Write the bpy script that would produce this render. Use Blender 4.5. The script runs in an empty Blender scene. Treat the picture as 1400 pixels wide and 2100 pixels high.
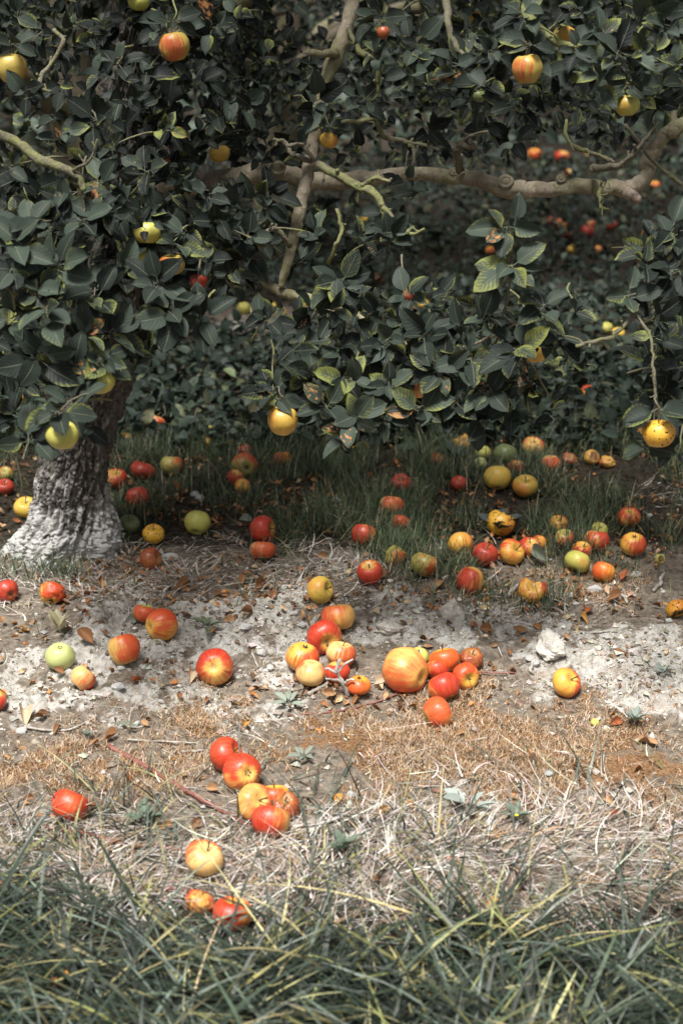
import bpy, math, random
import numpy as np
from mathutils import Vector, Matrix

random.seed(7)
rng = np.random.default_rng(11)
scene = bpy.context.scene
COL = scene.collection

# ------------------------------------------------------------------ camera
CAM_H = 1.69
FPX = 2917.0                       # focal length in photo pixels (1400 x 2100 frame), 50 mm on a 36 mm tall frame
PITCH = math.atan(1200.0 / FPX)
cam_d = bpy.data.cameras.new('camera')
cam_d.sensor_fit = 'VERTICAL'
cam_d.sensor_height = 36.0
cam_d.sensor_width = 24.0
cam_d.lens = 50.0
cam_d.clip_end = 500
cam_d.clip_start = 0.05
cam_d.dof.use_dof = True
cam_d.dof.focus_distance = 3.5
cam_d.dof.aperture_fstop = 3.2
cam = bpy.data.objects.new('camera', cam_d)
cam.location = (0, 0, CAM_H)
cam.rotation_euler = (math.pi / 2 - PITCH, 0, 0)
COL.objects.link(cam)
scene.camera = cam

# ------------------------------------------------------------------ sky, sun, exposure
SUN_EL, SUN_AZ = math.radians(70), math.radians(-25)      # high, behind the camera, a little to its left
S = Vector((math.sin(SUN_AZ) * math.cos(SUN_EL), -math.cos(SUN_AZ) * math.cos(SUN_EL), math.sin(SUN_EL)))
world = bpy.data.worlds.new('World')
scene.world = world
world.use_nodes = True
wn, wl = world.node_tree.nodes, world.node_tree.links
bg = wn['Background']
sky = wn.new('ShaderNodeTexSky')
sky.sky_type = 'NISHITA'
sky.sun_disc = False
sky.sun_elevation = SUN_EL
sky.sun_rotation = math.atan2(S.x, S.y)
sky.dust_density = 4.0
sky.air_density = 1.0
hs = wn.new('ShaderNodeHueSaturation')
hs.inputs['Saturation'].default_value = 0.22            # thin white cloud cover
wl.new(sky.outputs[0], hs.inputs['Color'])
wl.new(hs.outputs[0], bg.inputs['Color'])
bg.inputs['Strength'].default_value = 0.05
sun_d = bpy.data.lights.new('sun', 'SUN')
sun_d.energy = 3.4
sun_d.angle = math.radians(17)
sun_d.color = (1.0, 0.975, 0.935)
sun = bpy.data.objects.new('sun', sun_d)
sun.rotation_euler = S.to_track_quat('Z', 'Y').to_euler()
sun.location = (0, 0, 6)
COL.objects.link(sun)
scene.view_settings.view_transform = 'Standard'
scene.view_settings.look = 'None'
scene.view_settings.gamma = 1.0
scene.view_settings.use_curve_mapping = False
scene.view_settings.exposure = 1.0
scene.cycles.max_bounces = 5
scene.cycles.diffuse_bounces = 3
scene.cycles.transparent_max_bounces = 4
scene.cycles.use_denoising = True

# ------------------------------------------------------------------ pixel helpers (photo pixels <-> world)
C0 = np.array([0, 0, CAM_H])
Fv = np.array([0, math.cos(PITCH), -math.sin(PITCH)])
Uv = np.array([0, math.sin(PITCH), math.cos(PITCH)])
Rv = np.array([1.0, 0, 0])

def ray(px, py):
    return Fv + Rv * ((px - 700) / FPX) + Uv * ((1050 - py) / FPX)
def at(px, py, t):                     # point at axis depth t
    return C0 + t * ray(px, py)
def at_y(px, py, Y):                   # point on the vertical plane y = Y
    d = ray(px, py)
    return C0 + d * (Y / d[1])
def to_px(P):
    d = np.asarray(P, float) - C0
    t = d @ Fv
    t = np.where(t < 0.05, 0.05, t)
    return 700 + FPX * (d @ Rv) / t, 1050 - FPX * (d @ Uv) / t

# ------------------------------------------------------------------ noise
def _h(ix, iy, iz, seed):
    n = (ix * 374761393 + iy * 668265263 + iz * 2147483647 + seed * 1274126177) & 0xffffffff
    n = ((n ^ (n >> 13)) * 1274126177) & 0xffffffff
    n = (n ^ (n >> 16)) & 0xffffff
    return n / float(0xffffff)
def vnoise(x, y, z=None, seed=0):
    x = np.asarray(x, float); y = np.asarray(y, float)
    z = np.zeros_like(x) if z is None else np.asarray(z, float)
    ix, iy, iz = (np.floor(a).astype(np.int64) for a in (x, y, z))
    fx, fy, fz = x - ix, y - iy, z - iz
    fx, fy, fz = (a * a * (3 - 2 * a) for a in (fx, fy, fz))
    r = 0
    for dx in (0, 1):
        for dy in (0, 1):
            for dz in (0, 1):
                r = r + _h(ix + dx, iy + dy, iz + dz, seed) * (fx if dx else 1 - fx) * (fy if dy else 1 - fy) * (fz if dz else 1 - fz)
    return r
def fbm(x, y, z=None, seed=0, octv=4):
    r, a, f, s = 0, 0.5, 1.0, 0
    for o in range(octv):
        r = r + a * vnoise(np.asarray(x) * f, np.asarray(y) * f, None if z is None else np.asarray(z) * f, seed + o * 17)
        s += a; a *= 0.5; f *= 2.03
    return r / s
def worley(x, y, seed=0):
    ix, iy = np.floor(x).astype(np.int64), np.floor(y).astype(np.int64)
    f1 = np.full(x.shape, 9.0); f2 = np.full(x.shape, 9.0); idv = np.zeros(x.shape)
    for dx in (-1, 0, 1):
        for dy in (-1, 0, 1):
            cx, cy = ix + dx, iy + dy
            h1 = _h(cx, cy, cx * 0, seed); h2 = _h(cx, cy, cx * 0 + 5, seed)
            d = np.hypot(cx + h1 - x, cy + h2 - y)
            nearer = d < f1
            f2 = np.where(nearer, f1, np.minimum(f2, d))
            idv = np.where(nearer, h1, idv)
            f1 = np.where(nearer, d, f1)
    return f1, f2, idv
def sstep(a, b, x):
    t = np.clip((x - a) / (b - a), 0, 1)
    return t * t * (3 - 2 * t)

# ------------------------------------------------------------------ mesh helpers
def np_mesh(name, V, Fc, smooth=True, uv=None, attrs=None):
    """V (n,3), Fc (m,k) faces, uv per vertex (n,2), attrs {name: (n,4) colour}"""
    V = np.asarray(V, np.float32); Fc = np.asarray(Fc, np.int32)
    me = bpy.data.meshes.new(name)
    m, k = Fc.shape
    me.vertices.add(len(V)); me.vertices.foreach_set('co', V.ravel())
    me.loops.add(m * k); me.loops.foreach_set('vertex_index', Fc.ravel())
    me.polygons.add(m)
    me.polygons.foreach_set('loop_start', np.arange(0, m * k, k, dtype=np.int32))
    me.update(calc_edges=True)
    me.polygons.foreach_set('use_smooth', np.full(m, smooth, dtype=bool))
    if uv is not None:
        l = me.uv_layers.new(name='UVMap')
        l.data.foreach_set('uv', np.asarray(uv, np.float32)[Fc.ravel()].ravel())
    for an, av in (attrs or {}).items():
        a = me.attributes.new(an, 'FLOAT_COLOR', 'POINT')
        a.data.foreach_set('color', np.asarray(av, np.float32).ravel())
    me.validate()
    return me
def put(name, me, mat=None, loc=(0, 0, 0), parent=None):
    if mat is not None and len(me.materials) == 0:
        me.materials.append(mat)
    o = bpy.data.objects.new(name, me)
    COL.objects.link(o)
    o.location = loc
    if parent is not None:
        o.parent = parent
    return o
def tag(o, label=None, cat=None, group=None, kind=None):
    if label: o['label'] = label
    if cat: o['category'] = cat
    if group: o['group'] = group
    if kind: o['kind'] = kind
    return o
def empty(name, loc):
    o = bpy.data.objects.new(name, None)
    o.empty_display_size = 0.1
    COL.objects.link(o); o.location = loc
    return o
def smooth_path(P, R, sub):
    P = np.asarray(P, float); R = np.asarray(R, float)
    n = len(P)
    Q = np.vstack([2 * P[0] - P[1], P, 2 * P[-1] - P[-2]])
    out, rr = [], []
    for i in range(n - 1):
        p0, p1, p2, p3 = Q[i], Q[i + 1], Q[i + 2], Q[i + 3]
        for s in range(sub):
            t = s / sub
            out.append(0.5 * ((2 * p1) + (-p0 + p2) * t + (2 * p0 - 5 * p1 + 4 * p2 - p3) * t * t + (-p0 + 3 * p1 - 3 * p2 + p3) * t ** 3))
            rr.append(R[i] * (1 - t) + R[i + 1] * t)
    out.append(P[-1]); rr.append(R[-1])
    return np.array(out), np.array(rr)
def tube(P, R, sides=8, sub=4, wob=0.0, bump=0.0, seed=0, cap=True, fine=0.0):
    """tapered tube of quads round a path; wob bends the path, bump makes knobs"""
    P, R = smooth_path(P, R, sub)
    n = len(P)
    if wob:
        s = np.arange(n) * 0.9 * min(1.0, 5.0 / sub)
        amp = wob * np.minimum(1, np.minimum(np.arange(n), n - 1 - np.arange(n)) / 3.0)
        for c in range(3):
            P[:, c] += (vnoise(s, s * 0 + c * 7.3, seed=seed) - 0.5) * 2 * amp
    T = np.gradient(P, axis=0)
    T /= np.linalg.norm(T, axis=1)[:, None] + 1e-9
    ref = np.array([0.0, 0.0, 1.0]) if abs(T[0, 2]) < 0.8 else np.array([0.0, 1.0, 0.0])
    A = np.zeros_like(T); a0 = np.cross(T[0], ref)
    for q in range(n):                              # carried along the path without twisting
        a0 = a0 - T[q] * (a0 @ T[q]); a0 = a0 / (np.linalg.norm(a0) + 1e-9); A[q] = a0
    B = np.cross(T, A)
    th = np.linspace(0, 2 * math.pi, sides, endpoint=False)
    rad = np.repeat(R[:, None], sides, 1)
    if bump:
        ii = np.arange(n)[:, None] * min(0.6, 3.0 / sub) + seed * 3.1
        rad = rad * (1 + bump * (vnoise(ii + 0 * th[None], np.cos(th)[None] * 1.5 + 0 * ii, np.sin(th)[None] * 1.5 + 0 * ii, seed=seed) - 0.4) * 2)
    if fine:
        Q = P[:, None] + rad[:, :, None] * (np.cos(th)[None, :, None] * A[:, None] + np.sin(th)[None, :, None] * B[:, None])
        f_ = fbm(Q[..., 0] * 22, Q[..., 1] * 50, Q[..., 2] * 50, seed=seed + 50, octv=3)
        rad = rad * (1 + fine * 2 * (np.abs(f_ - .5) * 2 - .25))
    V = P[:, None] + rad[:, :, None] * (np.cos(th)[None, :, None] * A[:, None] + np.sin(th)[None, :, None] * B[:, None])
    V = V.reshape(-1, 3)
    i = np.arange(n - 1)[:, None] * sides; j = np.arange(sides)[None]; j2 = (j + 1) % sides
    F = np.stack([i + j, i + j2, i + sides + j2, i + sides + j], -1).reshape(-1, 4)
    if cap:
        for e, rev in ((0, True), (n - 1, False)):
            V = np.vstack([V, P[e] + (T[e] if not rev else -T[e]) * R[e] * 0.35])
            c = len(V) - 1
            for k in range(sides):
                a, b = e * sides + k, e * sides + (k + 1) % sides
                F = np.vstack([F, [[c, b, a, a]]]) if rev else np.vstack([F, [[c, a, b, b]]])
    return V, F
def tri(F):
    """quads (with possible repeated last index) -> triangles"""
    F = np.asarray(F)
    a, b = F[:, [0, 1, 2]], F[:, [0, 2, 3]]
    b = b[(b[:, 1] != b[:, 2])]
    return np.vstack([a, b])
def join(parts):
    Vs, Fs, n = [], [], 0
    for V, F in parts:
        Vs.append(V); Fs.append(F + n); n += len(V)
    return np.vstack(Vs), np.vstack(Fs)

# ------------------------------------------------------------------ materials
def nodes(name):
    m = bpy.data.materials.new(name)
    m.use_nodes = True
    nt = m.node_tree
    return m, nt.nodes, nt.links, nt.nodes['Principled BSDF']
class NB:
    """tiny node builder"""
    def __init__(s, name):
        s.m, s.n, s.l, s.bsdf = nodes(name)
    def new(s, t, **kw):
        nd = s.n.new(t)
        for k, v in kw.items():
            if hasattr(nd, k) and k not in ('inputs',):
                setattr(nd, k, v)
        return nd
    def link(s, a, b): s.l.new(a, b)
    def setin(s, sock, v):
        if hasattr(v, 'is_output') or isinstance(v, bpy.types.NodeSocket): s.l.new(v, sock)
        else: sock.default_value = v
    def math(s, op, a, b=0.0, c=None, clamp=False):
        nd = s.n.new('ShaderNodeMath'); nd.operation = op; nd.use_clamp = clamp
        s.setin(nd.inputs[0], a); s.setin(nd.inputs[1], b)
        if c is not None: s.setin(nd.inputs[2], c)
        return nd.outputs[0]
    def vmath(s, op, a, b=None):
        nd = s.n.new('ShaderNodeVectorMath'); nd.operation = op
        s.setin(nd.inputs[0], a)
        if b is not None: s.setin(nd.inputs[1], b)
        return nd
    def mix(s, f, a, b, bt='MIX'):
        nd = s.n.new('ShaderNodeMix'); nd.data_type = 'RGBA'; nd.blend_type = bt
        s.setin(nd.inputs[0], f); s.setin(nd.inputs[6], a); s.setin(nd.inputs[7], b)
        return nd.outputs[2]
    def ramp(s, v, lo, hi, a=0.0, b=1.0):
        nd = s.n.new('ShaderNodeMapRange'); nd.interpolation_type = 'SMOOTHSTEP'
        s.setin(nd.inputs[0], v); nd.inputs[1].default_value = lo; nd.inputs[2].default_value = hi
        nd.inputs[3].default_value = a; nd.inputs[4].default_value = b
        return nd.outputs[0]
    def noise(s, vec, scale, detail=4.0, rough=0.55, dist=0.0):
        nd = s.n.new('ShaderNodeTexNoise'); s.setin(nd.inputs['Vector'], vec)
        nd.inputs['Scale'].default_value = scale; nd.inputs['Detail'].default_value = detail
        nd.inputs['Roughness'].default_value = rough; nd.inputs['Distortion'].default_value = dist
        return nd.outputs['Fac']
    def voronoi(s, vec, scale, feature='F1', out='Distance'):
        nd = s.n.new('ShaderNodeTexVoronoi'); nd.feature = feature; s.setin(nd.inputs['Vector'], vec)
        nd.inputs['Scale'].default_value = scale
        return nd.outputs[out]
    def attr(s, name, typ='GEOMETRY'):
        nd = s.n.new('ShaderNodeAttribute'); nd.attribute_name = name; nd.attribute_type = typ
        return nd
    def sep(s, v):
        nd = s.n.new('ShaderNodeSeparateXYZ'); s.l.new(v, nd.inputs[0]); return nd.outputs
    def comb(s, x, y, z):
        nd = s.n.new('ShaderNodeCombineXYZ')
        for i, v in enumerate((x, y, z)): s.setin(nd.inputs[i], v)
        return nd.outputs[0]
    def bump(s, h, strength, dist):
        nd = s.n.new('ShaderNodeBump'); nd.inputs['Strength'].default_value = strength; nd.inputs['Distance'].default_value = dist
        s.l.new(h, nd.inputs['Height']); return nd.outputs[0]
    def obj(s): return s.n.new('ShaderNodeTexCoord').outputs['Object']
    def done(s, col, rough=0.7, spec=0.3, normal=None):
        s.setin(s.bsdf.inputs['Base Color'], col)
        s.setin(s.bsdf.inputs['Roughness'], rough)
        s.bsdf.inputs['Specular IOR Level'].default_value = spec
        if normal is not None: s.l.new(normal, s.bsdf.inputs['Normal'])
        return s.m
def rgb(r, g, b): return (r, g, b, 1.0)

def mat_ground():
    b = NB('soil'); p = b.obj()
    z = b.sep(b.attr('zone').outputs['Color'])
    n1 = b.noise(p, 9, 6, 0.62); n2 = b.noise(p, 45, 6, 0.65); n3 = b.noise(p, 160, 4, 0.6); n4 = b.noise(p, 3.0, 3)
    soil = b.mix(b.ramp(n2, 0.3, 0.7), rgb(.115, .092, .070), rgb(.30, .255, .205))
    chalk = b.mix(b.ramp(n2, 0.3, 0.68), rgb(.28, .255, .215), rgb(.60, .575, .53))
    moss = b.mix(b.ramp(n3, 0.3, 0.7), rgb(.12, .062, .028), rgb(.34, .20, .105))
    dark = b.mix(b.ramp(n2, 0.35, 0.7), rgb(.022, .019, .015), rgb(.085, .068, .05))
    brk = b.math('MULTIPLY_ADD', b.math('ADD', n1, b.math('MULTIPLY', n2, 0.6)), 1.2, -0.95)
    fc = b.ramp(b.math('ADD', z[0], brk), 0.35, 0.65)
    fm = b.ramp(b.math('ADD', z[1], b.math('MULTIPLY', brk, 2.6)), 0.35, 0.9)
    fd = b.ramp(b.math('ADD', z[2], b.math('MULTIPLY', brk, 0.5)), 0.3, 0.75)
    c = b.mix(fc, soil, chalk)
    c = b.mix(fm, c, moss)
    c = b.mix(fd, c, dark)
    c = b.mix(b.ramp(n3, 0.25, 0.42, 0.5, 0.0), c, rgb(.06, .048, .035))
    h = b.math('ADD', b.math('MULTIPLY', n2, 0.6), b.math('MULTIPLY', n3, 0.35))
    return b.done(c, 0.95, 0.1, b.bump(h, 0.9, 0.02))
def mat_vertex(name, rough=0.6, spec=0.25, nscale=60, namp=0.35, translucent=0.0):
    """colour from the blade's own 'tint' attribute with a little mottling"""
    b = NB(name)
    c = b.attr('tint').outputs['Color']
    n = b.noise(b.obj(), nscale, 3)
    c = b.mix(1.0, c, b.comb(*[b.ramp(n, 0.3, 0.7, 1 - namp, 1 + namp)] * 3), 'MULTIPLY')
    m = b.done(c, rough, spec)
    if translucent:
        tr = b.n.new('ShaderNodeBsdfTranslucent'); b.l.new(c, tr.inputs[0])
        mx = b.n.new('ShaderNodeMixShader'); mx.inputs[0].default_value = translucent
        b.l.new(b.bsdf.outputs[0], mx.inputs[1]); b.l.new(tr.outputs[0], mx.inputs[2])
        b.l.new(mx.outputs[0], b.n['Material Output'].inputs[0])
    return m
def mat_leaf():
    """apple leaf: u along, v across; tint = (yellowing, brown patches, lightness, seed)"""
    b = NB('apple_leaf')
    uvn = b.n.new('ShaderNodeUVMap'); uv = b.sep(uvn.outputs[0])
    an = b.attr('tint'); t = b.sep(an.outputs['Color']); seed = an.outputs['Alpha']
    u = uv[0]; v = b.math('ABSOLUTE', b.math('MULTIPLY_ADD', uv[1], 2.0, -1.0))
    nz = b.noise(b.comb(b.math('MULTIPLY', u, 4.0), b.math('MULTIPLY', uv[1], 4.0), b.math('MULTIPLY', seed, 37.0)), 1.0, 4)
    ph = b.math('FRACT', b.math('MULTIPLY_ADD', u, 7.5, b.math('MULTIPLY', v, -2.2)))
    vein = b.math('SUBTRACT', 1.0, b.ramp(b.math('ABSOLUTE', b.math('SUBTRACT', ph, 0.5)), 0.0, 0.13))
    vein_soft = b.math('SUBTRACT', 1.0, b.ramp(b.math('ABSOLUTE', b.math('SUBTRACT', ph, 0.5)), 0.05, 0.42))
    mid = b.math('SUBTRACT', 1.0, b.ramp(v, 0.02, 0.09))
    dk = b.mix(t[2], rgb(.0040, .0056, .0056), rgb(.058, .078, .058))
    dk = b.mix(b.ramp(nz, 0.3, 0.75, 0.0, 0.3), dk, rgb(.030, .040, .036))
    dk = b.mix(b.math('MULTIPLY', vein, 0.12), dk, rgb(.12, .14, .105))
    dk = b.mix(b.math('MULTIPLY', mid, 0.45), dk, rgb(.17, .18, .12))
    # chlorosis creeping in from the margin between the veins
    sv_ = b.math('MULTIPLY', b.math('MULTIPLY_ADD', uv[1], 2.0, -1.0), b.math('MULTIPLY_ADD', b.math('FRACT', b.math('MULTIPLY', seed, 13.7)), 1.6, -0.8))
    tp_ = b.math('MULTIPLY', b.math('SUBTRACT', u, 0.5), b.math('MULTIPLY_ADD', b.math('FRACT', b.math('MULTIPLY', seed, 7.3)), 1.8, -0.7))
    e = b.math('ADD', b.math('ADD', b.math('MULTIPLY', v, 0.45), b.math('MULTIPLY', sv_, .5)), b.math('ADD', b.math('MULTIPLY', nz, 0.95), tp_))
    e = b.math('SUBTRACT', e, b.math('MULTIPLY', vein_soft, 0.22))
    ye = b.ramp(b.math('ADD', e, b.math('MULTIPLY', t[0], 1.0)), 1.0, 1.75)
    yc = b.mix(nz, rgb(.10, .13, .04), rgb(.27, .275, .075))
    c = b.mix(b.math('MULTIPLY', ye, b.ramp(t[0], 0.05, 0.3)), dk, yc)
    br = b.ramp(b.math('ADD', nz, b.math('MULTIPLY', t[1], 0.6)), 0.78, 0.86)
    c = b.mix(br, c, b.mix(b.ramp(nz, .45, .75), rgb(.30, .10, .03), rgb(.42, .25, .11)))
    h = b.math('ADD', b.math('MULTIPLY', vein, -0.5), b.math('MULTIPLY', mid, -1.0))
    m = b.done(c, 0.55, 0.16, b.bump(h, 0.35, 0.004))
    tr = b.n.new('ShaderNodeBsdfTranslucent'); b.l.new(b.mix(0.25, c, rgb(.10, .13, .03)), tr.inputs[0])
    mx = b.n.new('ShaderNodeMixShader'); mx.inputs[0].default_value = 0.08
    b.l.new(b.bsdf.outputs[0], mx.inputs[1]); b.l.new(tr.outputs[0], mx.inputs[2])
    b.l.new(mx.outputs[0], b.n['Material Output'].inputs[0])
    return m
def mat_apple():
    b = NB('apple_skin'); p = b.obj()
    oi = b.n.new('ShaderNodeObjectInfo'); sd = b.math('MULTIPLY', oi.outputs['Random'], 91.0)
    x, y, z = b.sep(p)[:3]
    flat = b.vmath('NORMALIZE', b.comb(x, y, 0.0)).outputs[0]
    f = b.sep(flat)
    base = b.attr('skin_base', 'OBJECT').outputs['Color']
    blush = b.attr('skin_blush', 'OBJECT').outputs['Color']
    par = b.sep(b.attr('skin_par', 'OBJECT').outputs['Color'])      # amount, stripes, rot
    rho = b.vmath('LENGTH', b.comb(x, y, 0.0)).outputs['Value']
    sv = b.comb(b.math('MULTIPLY_ADD', f[0], 5.5, sd), b.math('MULTIPLY', f[1], 5.5), b.math('MULTIPLY', z, 0.7))
    st = b.noise(sv, 1.0, 4, 0.62)
    st2 = b.noise(b.comb(b.math('MULTIPLY_ADD', f[0], 16.0, sd), b.math('MULTIPLY', f[1], 16.0), b.math('MULTIPLY', z, 1.6)), 1.0, 3, 0.6)
    pv = b.comb(b.math('ADD', x, sd), y, z)
    big = b.noise(pv, 1.1, 3)
    sm = b.noise(pv, 9.0, 4)
    side = b.math('MULTIPLY', x, 0.42)
    mk = b.math('ADD', b.math('ADD', par[0], side), b.math('MULTIPLY_ADD', big, 1.1, -0.55))
    pole = b.ramp(rho, 0.10, 0.78, 0.70, 0.0)
    mk = b.math('SUBTRACT', mk, pole)
    mk = b.math('ADD', mk, b.math('MULTIPLY', b.math('MULTIPLY_ADD', b.math('ADD', b.math('MULTIPLY', st, 0.6), b.math('MULTIPLY', st2, 0.4)), 2.0, -1.0), par[1]))
    fac = b.ramp(mk, 0.15, 0.78)
    bs = b.mix(b.ramp(sm, 0.3, 0.7, 0.0, 0.35), base, b.mix(0.5, base, rgb(.55, .42, .10)))
    deep = b.mix(b.ramp(st2, 0.35, 0.65), blush, b.mix(0.28, blush, rgb(.80, .26, .06)))
    c = b.mix(fac, bs, deep)
    # lenticels, russet and bruises
    vd = b.voronoi(pv, 11.0)
    c = b.mix(b.ramp(vd, 0.03, 0.09, 0.35, 0.0), c, rgb(.72, .50, .26))
    c = b.mix(b.math('MULTIPLY', b.ramp(rho, 0.06, 0.24, 1.0, 0.0), 0.6), c, rgb(.26, .20, .08))
    bl_ = b.noise(pv, 3.2, 5, .7)
    c = b.mix(b.ramp(bl_, .60, .70, 0.0, .45), c, b.mix(.5, c, rgb(.20, .09, .03)))
    c = b.mix(b.ramp(b.noise(pv, 24.0, 3, .7), .62, .72, 0.0, .5), c, rgb(.22, .12, .05))
    sk = b.sep(b.attr('skin_speck', 'OBJECT').outputs['Color'])[0]
    c = b.mix(b.math('MULTIPLY', b.ramp(b.voronoi(pv, 4.2), .24, .31, 1.0, 0.0), sk), c, rgb(.025, .016, .010))
    sc = b.voronoi(b.comb(b.math('MULTIPLY', b.math('ADD', x, sd), 1.0), y, z), 2.3)
    c = b.mix(b.ramp(b.math('ADD', sc, b.math('MULTIPLY', sm, .12)), 0.12, 0.15, 0.8, 0.0), c, rgb(.10, .045, .02))
    rt = b.ramp(b.math('ADD', b.math('ADD', b.math('MULTIPLY', big, .8), b.math('MULTIPLY', sm, .3)), par[2]), 0.92, 1.02)
    c = b.mix(rt, c, b.mix(b.ramp(sm, .35, .65), rgb(.085, .025, .012), rgb(.26, .10, .035)))
    pit = b.sep(b.attr('pit').outputs['Color'])[0]
    c = b.mix(b.ramp(b.math('ADD', pit, b.math('MULTIPLY', sm, .3)), 0.35, 0.6), c, b.mix(b.ramp(sm, .4, .6), rgb(.10, .04, .015), rgb(.42, .22, .08)))
    rough = b.math('ADD', b.ramp(sm, .3, .7, .33, .50), b.math('MULTIPLY', rt, 0.2))
    b.bsdf.inputs['Coat Weight'].default_value = 0.12; b.bsdf.inputs['Coat Roughness'].default_value = 0.28
    return b.done(c, rough, 0.5, b.bump(sm, 0.10, 0.03))
def mat_bark(name, cols, white=False, lichen=0.0):
    b = NB(name); p = b.obj()
    n1 = b.noise(p, 14, 5, .65); n2 = b.noise(p, 60, 5, .65); n3 = b.noise(p, 4.0, 3)
    w = b.n.new('ShaderNodeMapping'); b.l.new(p, w.inputs['Vector']); w.inputs['Scale'].default_value = (1, 1, .28)
    st = b.noise(w.outputs[0], 70, 4, .6, 0.6)
    c = b.mix(b.ramp(n1, .35, .65), cols[0], cols[1])
    c = b.mix(b.ramp(st, .42, .62, 0, .75), c, cols[2])
    if white:
        c = b.mix(b.math('MULTIPLY', b.sep(b.attr('plate').outputs['Color'])[0], .55), c, rgb(.22, .20, .175))
        zz = b.sep(p)[2]
        wm = b.math('ADD', b.math('MULTIPLY', zz, -2.6), b.math('MULTIPLY_ADD', n1, 2.4, -0.55))
        pl = b.sep(b.attr('plate').outputs['Color'])[0]
        wm = b.math('ADD', wm, b.math('MULTIPLY', pl, 0.45))
        c = b.mix(b.ramp(wm, 0.25, 0.75), c, b.mix(n2, rgb(.36, .35, .33), rgb(.72, .71, .68)))
    if lichen:
        c = b.mix(b.math('MULTIPLY', b.ramp(b.math('ADD', b.math('MULTIPLY', n3, .6), b.math('MULTIPLY', n2, .4)), .46, .56), lichen), c,
                  b.mix(n1, rgb(.12, .135, .035), rgb(.27, .28, .12)))
    h = b.math('ADD', b.math('MULTIPLY', st, .7), b.math('MULTIPLY', n2, .5))
    return b.done(c, .88, .15, b.bump(h, .8, .012))
def mat_stone(name, a, c2):
    b = NB(name); p = b.obj()
    n = b.noise(p, 18, 6, .65); n2 = b.noise(p, 90, 4, .6)
    c = b.mix(b.ramp(n, .3, .7), a, c2)
    c = b.mix(b.ramp(n2, .3, .45, .35, 0), c, rgb(.16, .13, .09))
    return b.done(c, .93, .12, b.bump(b.math('ADD', n, n2), .6, .01))
def mat_plain(name, a, c2, scale=40, rough=.7, spec=.25):
    b = NB(name); n = b.noise(b.obj(), scale, 4, .6)
    return b.done(b.mix(b.ramp(n, .3, .7), a, c2), rough, spec, b.bump(n, .3, .004))

M_GROUND = mat_ground()
M_BLADE = mat_vertex('grass_blade', .5, .35, 30, .25, .12)
M_STRAW = mat_vertex('dry_straw', .75, .15, 50, .2)
M_CRUMB = mat_vertex('soil_crumb', .95, .1, 200, .25)
M_DEADLEAF = mat_vertex('dead_leaf', .7, .25, 90, .4, .05)
M_WEED = mat_vertex('weed_leaf', .55, .3, 60, .25, .1)
M_LEAF = mat_leaf()
M_APPLE = mat_apple()
M_TRUNK = mat_bark('old_bark', (rgb(.030, .027, .024), rgb(.115, .105, .093), rgb(.20, .19, .17)), white=True)
M_LIMB = mat_bark('smooth_bark', (rgb(.18, .15, .11), rgb(.38, .325, .245), rgb(.26, .22, .165)), lichen=.5)
M_TWIG = mat_bark('twig_bark', (rgb(.09, .08, .055), rgb(.21, .19, .14), rgb(.14, .125, .09)), lichen=.8)
M_SHOOT = mat_plain('young_shoot', rgb(.12, .11, .06), rgb(.26, .20, .13), 60)
M_STEM = mat_plain('apple_stem', rgb(.06, .04, .02), rgb(.16, .11, .05), 30, .8)
M_CALYX = mat_plain('apple_calyx', rgb(.03, .022, .012), rgb(.10, .075, .04), 60, .9)
M_CHALK = mat_stone('chalk_stone', rgb(.40, .37, .32), rgb(.66, .63, .57))
M_PEBBLE = mat_stone('white_pebble', rgb(.50, .49, .46), rgb(.78, .77, .74))
M_STUB = mat_plain('broken_wood', rgb(.16, .12, .09), rgb(.42, .34, .27), 60, .85)
M_REDSTICK = mat_plain('red_stem', rgb(.16, .05, .04), rgb(.30, .13, .10), 25, .5, .35)
M_GREYSTICK = mat_plain('weathered_wood', rgb(.25, .22, .18), rgb(.50, .47, .42), 50, .85)
M_FLOWER = mat_plain('yellow_petal', rgb(.75, .60, .03), rgb(.85, .72, .08), 50)

# ------------------------------------------------------------------ ground
MOUNDS = [(850, 1275, 120, 40, .035), (1160, 1335, 110, 40, .02), (1310, 1380, 160, 50, .015), (215, 1250, 60, 25, .02), (690, 1480, 200, 30, -.01)]
def blob(px, py, cx, cy, rx, ry):
    return np.exp(-(((px - cx) / rx) ** 2 + ((py - cy) / ry) ** 2))
def flat_px(x, y):
    x = np.asarray(x, float); y = np.asarray(y, float)
    return to_px(np.stack([x, y, np.zeros_like(x)], -1))
def H(x, y):
    x = np.asarray(x, float); y = np.asarray(y, float)
    px, py = flat_px(x, y)
    h = (fbm(x * 2.3, y * 2.3, seed=3, octv=3) - .5) * .05
    rough = .35 + .9 * np.clip(chalk_mask(px, py), 0, 1)
    near = sstep(7, 5, y)
    c = fbm(x * 14, y * 14, seed=9, octv=4)
    h = h + near * rough * (c - .5) * .055
    f1, f2, _ = worley(x * 22, y * 22, 4)
    h = h + near * rough * np.minimum(f2 - f1, .5) * .016
    g1, g2, _ = worley(x * 8 + 2 * fbm(x * 6, y * 6, seed=61), y * 8 + 2 * fbm(x * 6, y * 6, seed=62), 14)
    h = h - near * rough * .010 * sstep(.12, 0, g2 - g1)
    for cx, cy, rx, ry, a in MOUNDS:
        h = h + a * blob(px, py, cx, cy, rx, ry)
    return h
def warp_px(px, py):
    px = np.asarray(px, float); py = np.asarray(py, float)
    return px + 260 * (fbm(px / 90, py / 45, seed=41, octv=3) - .5), py + 150 * (fbm(px / 80, py / 50, seed=43, octv=3) - .5)
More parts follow.
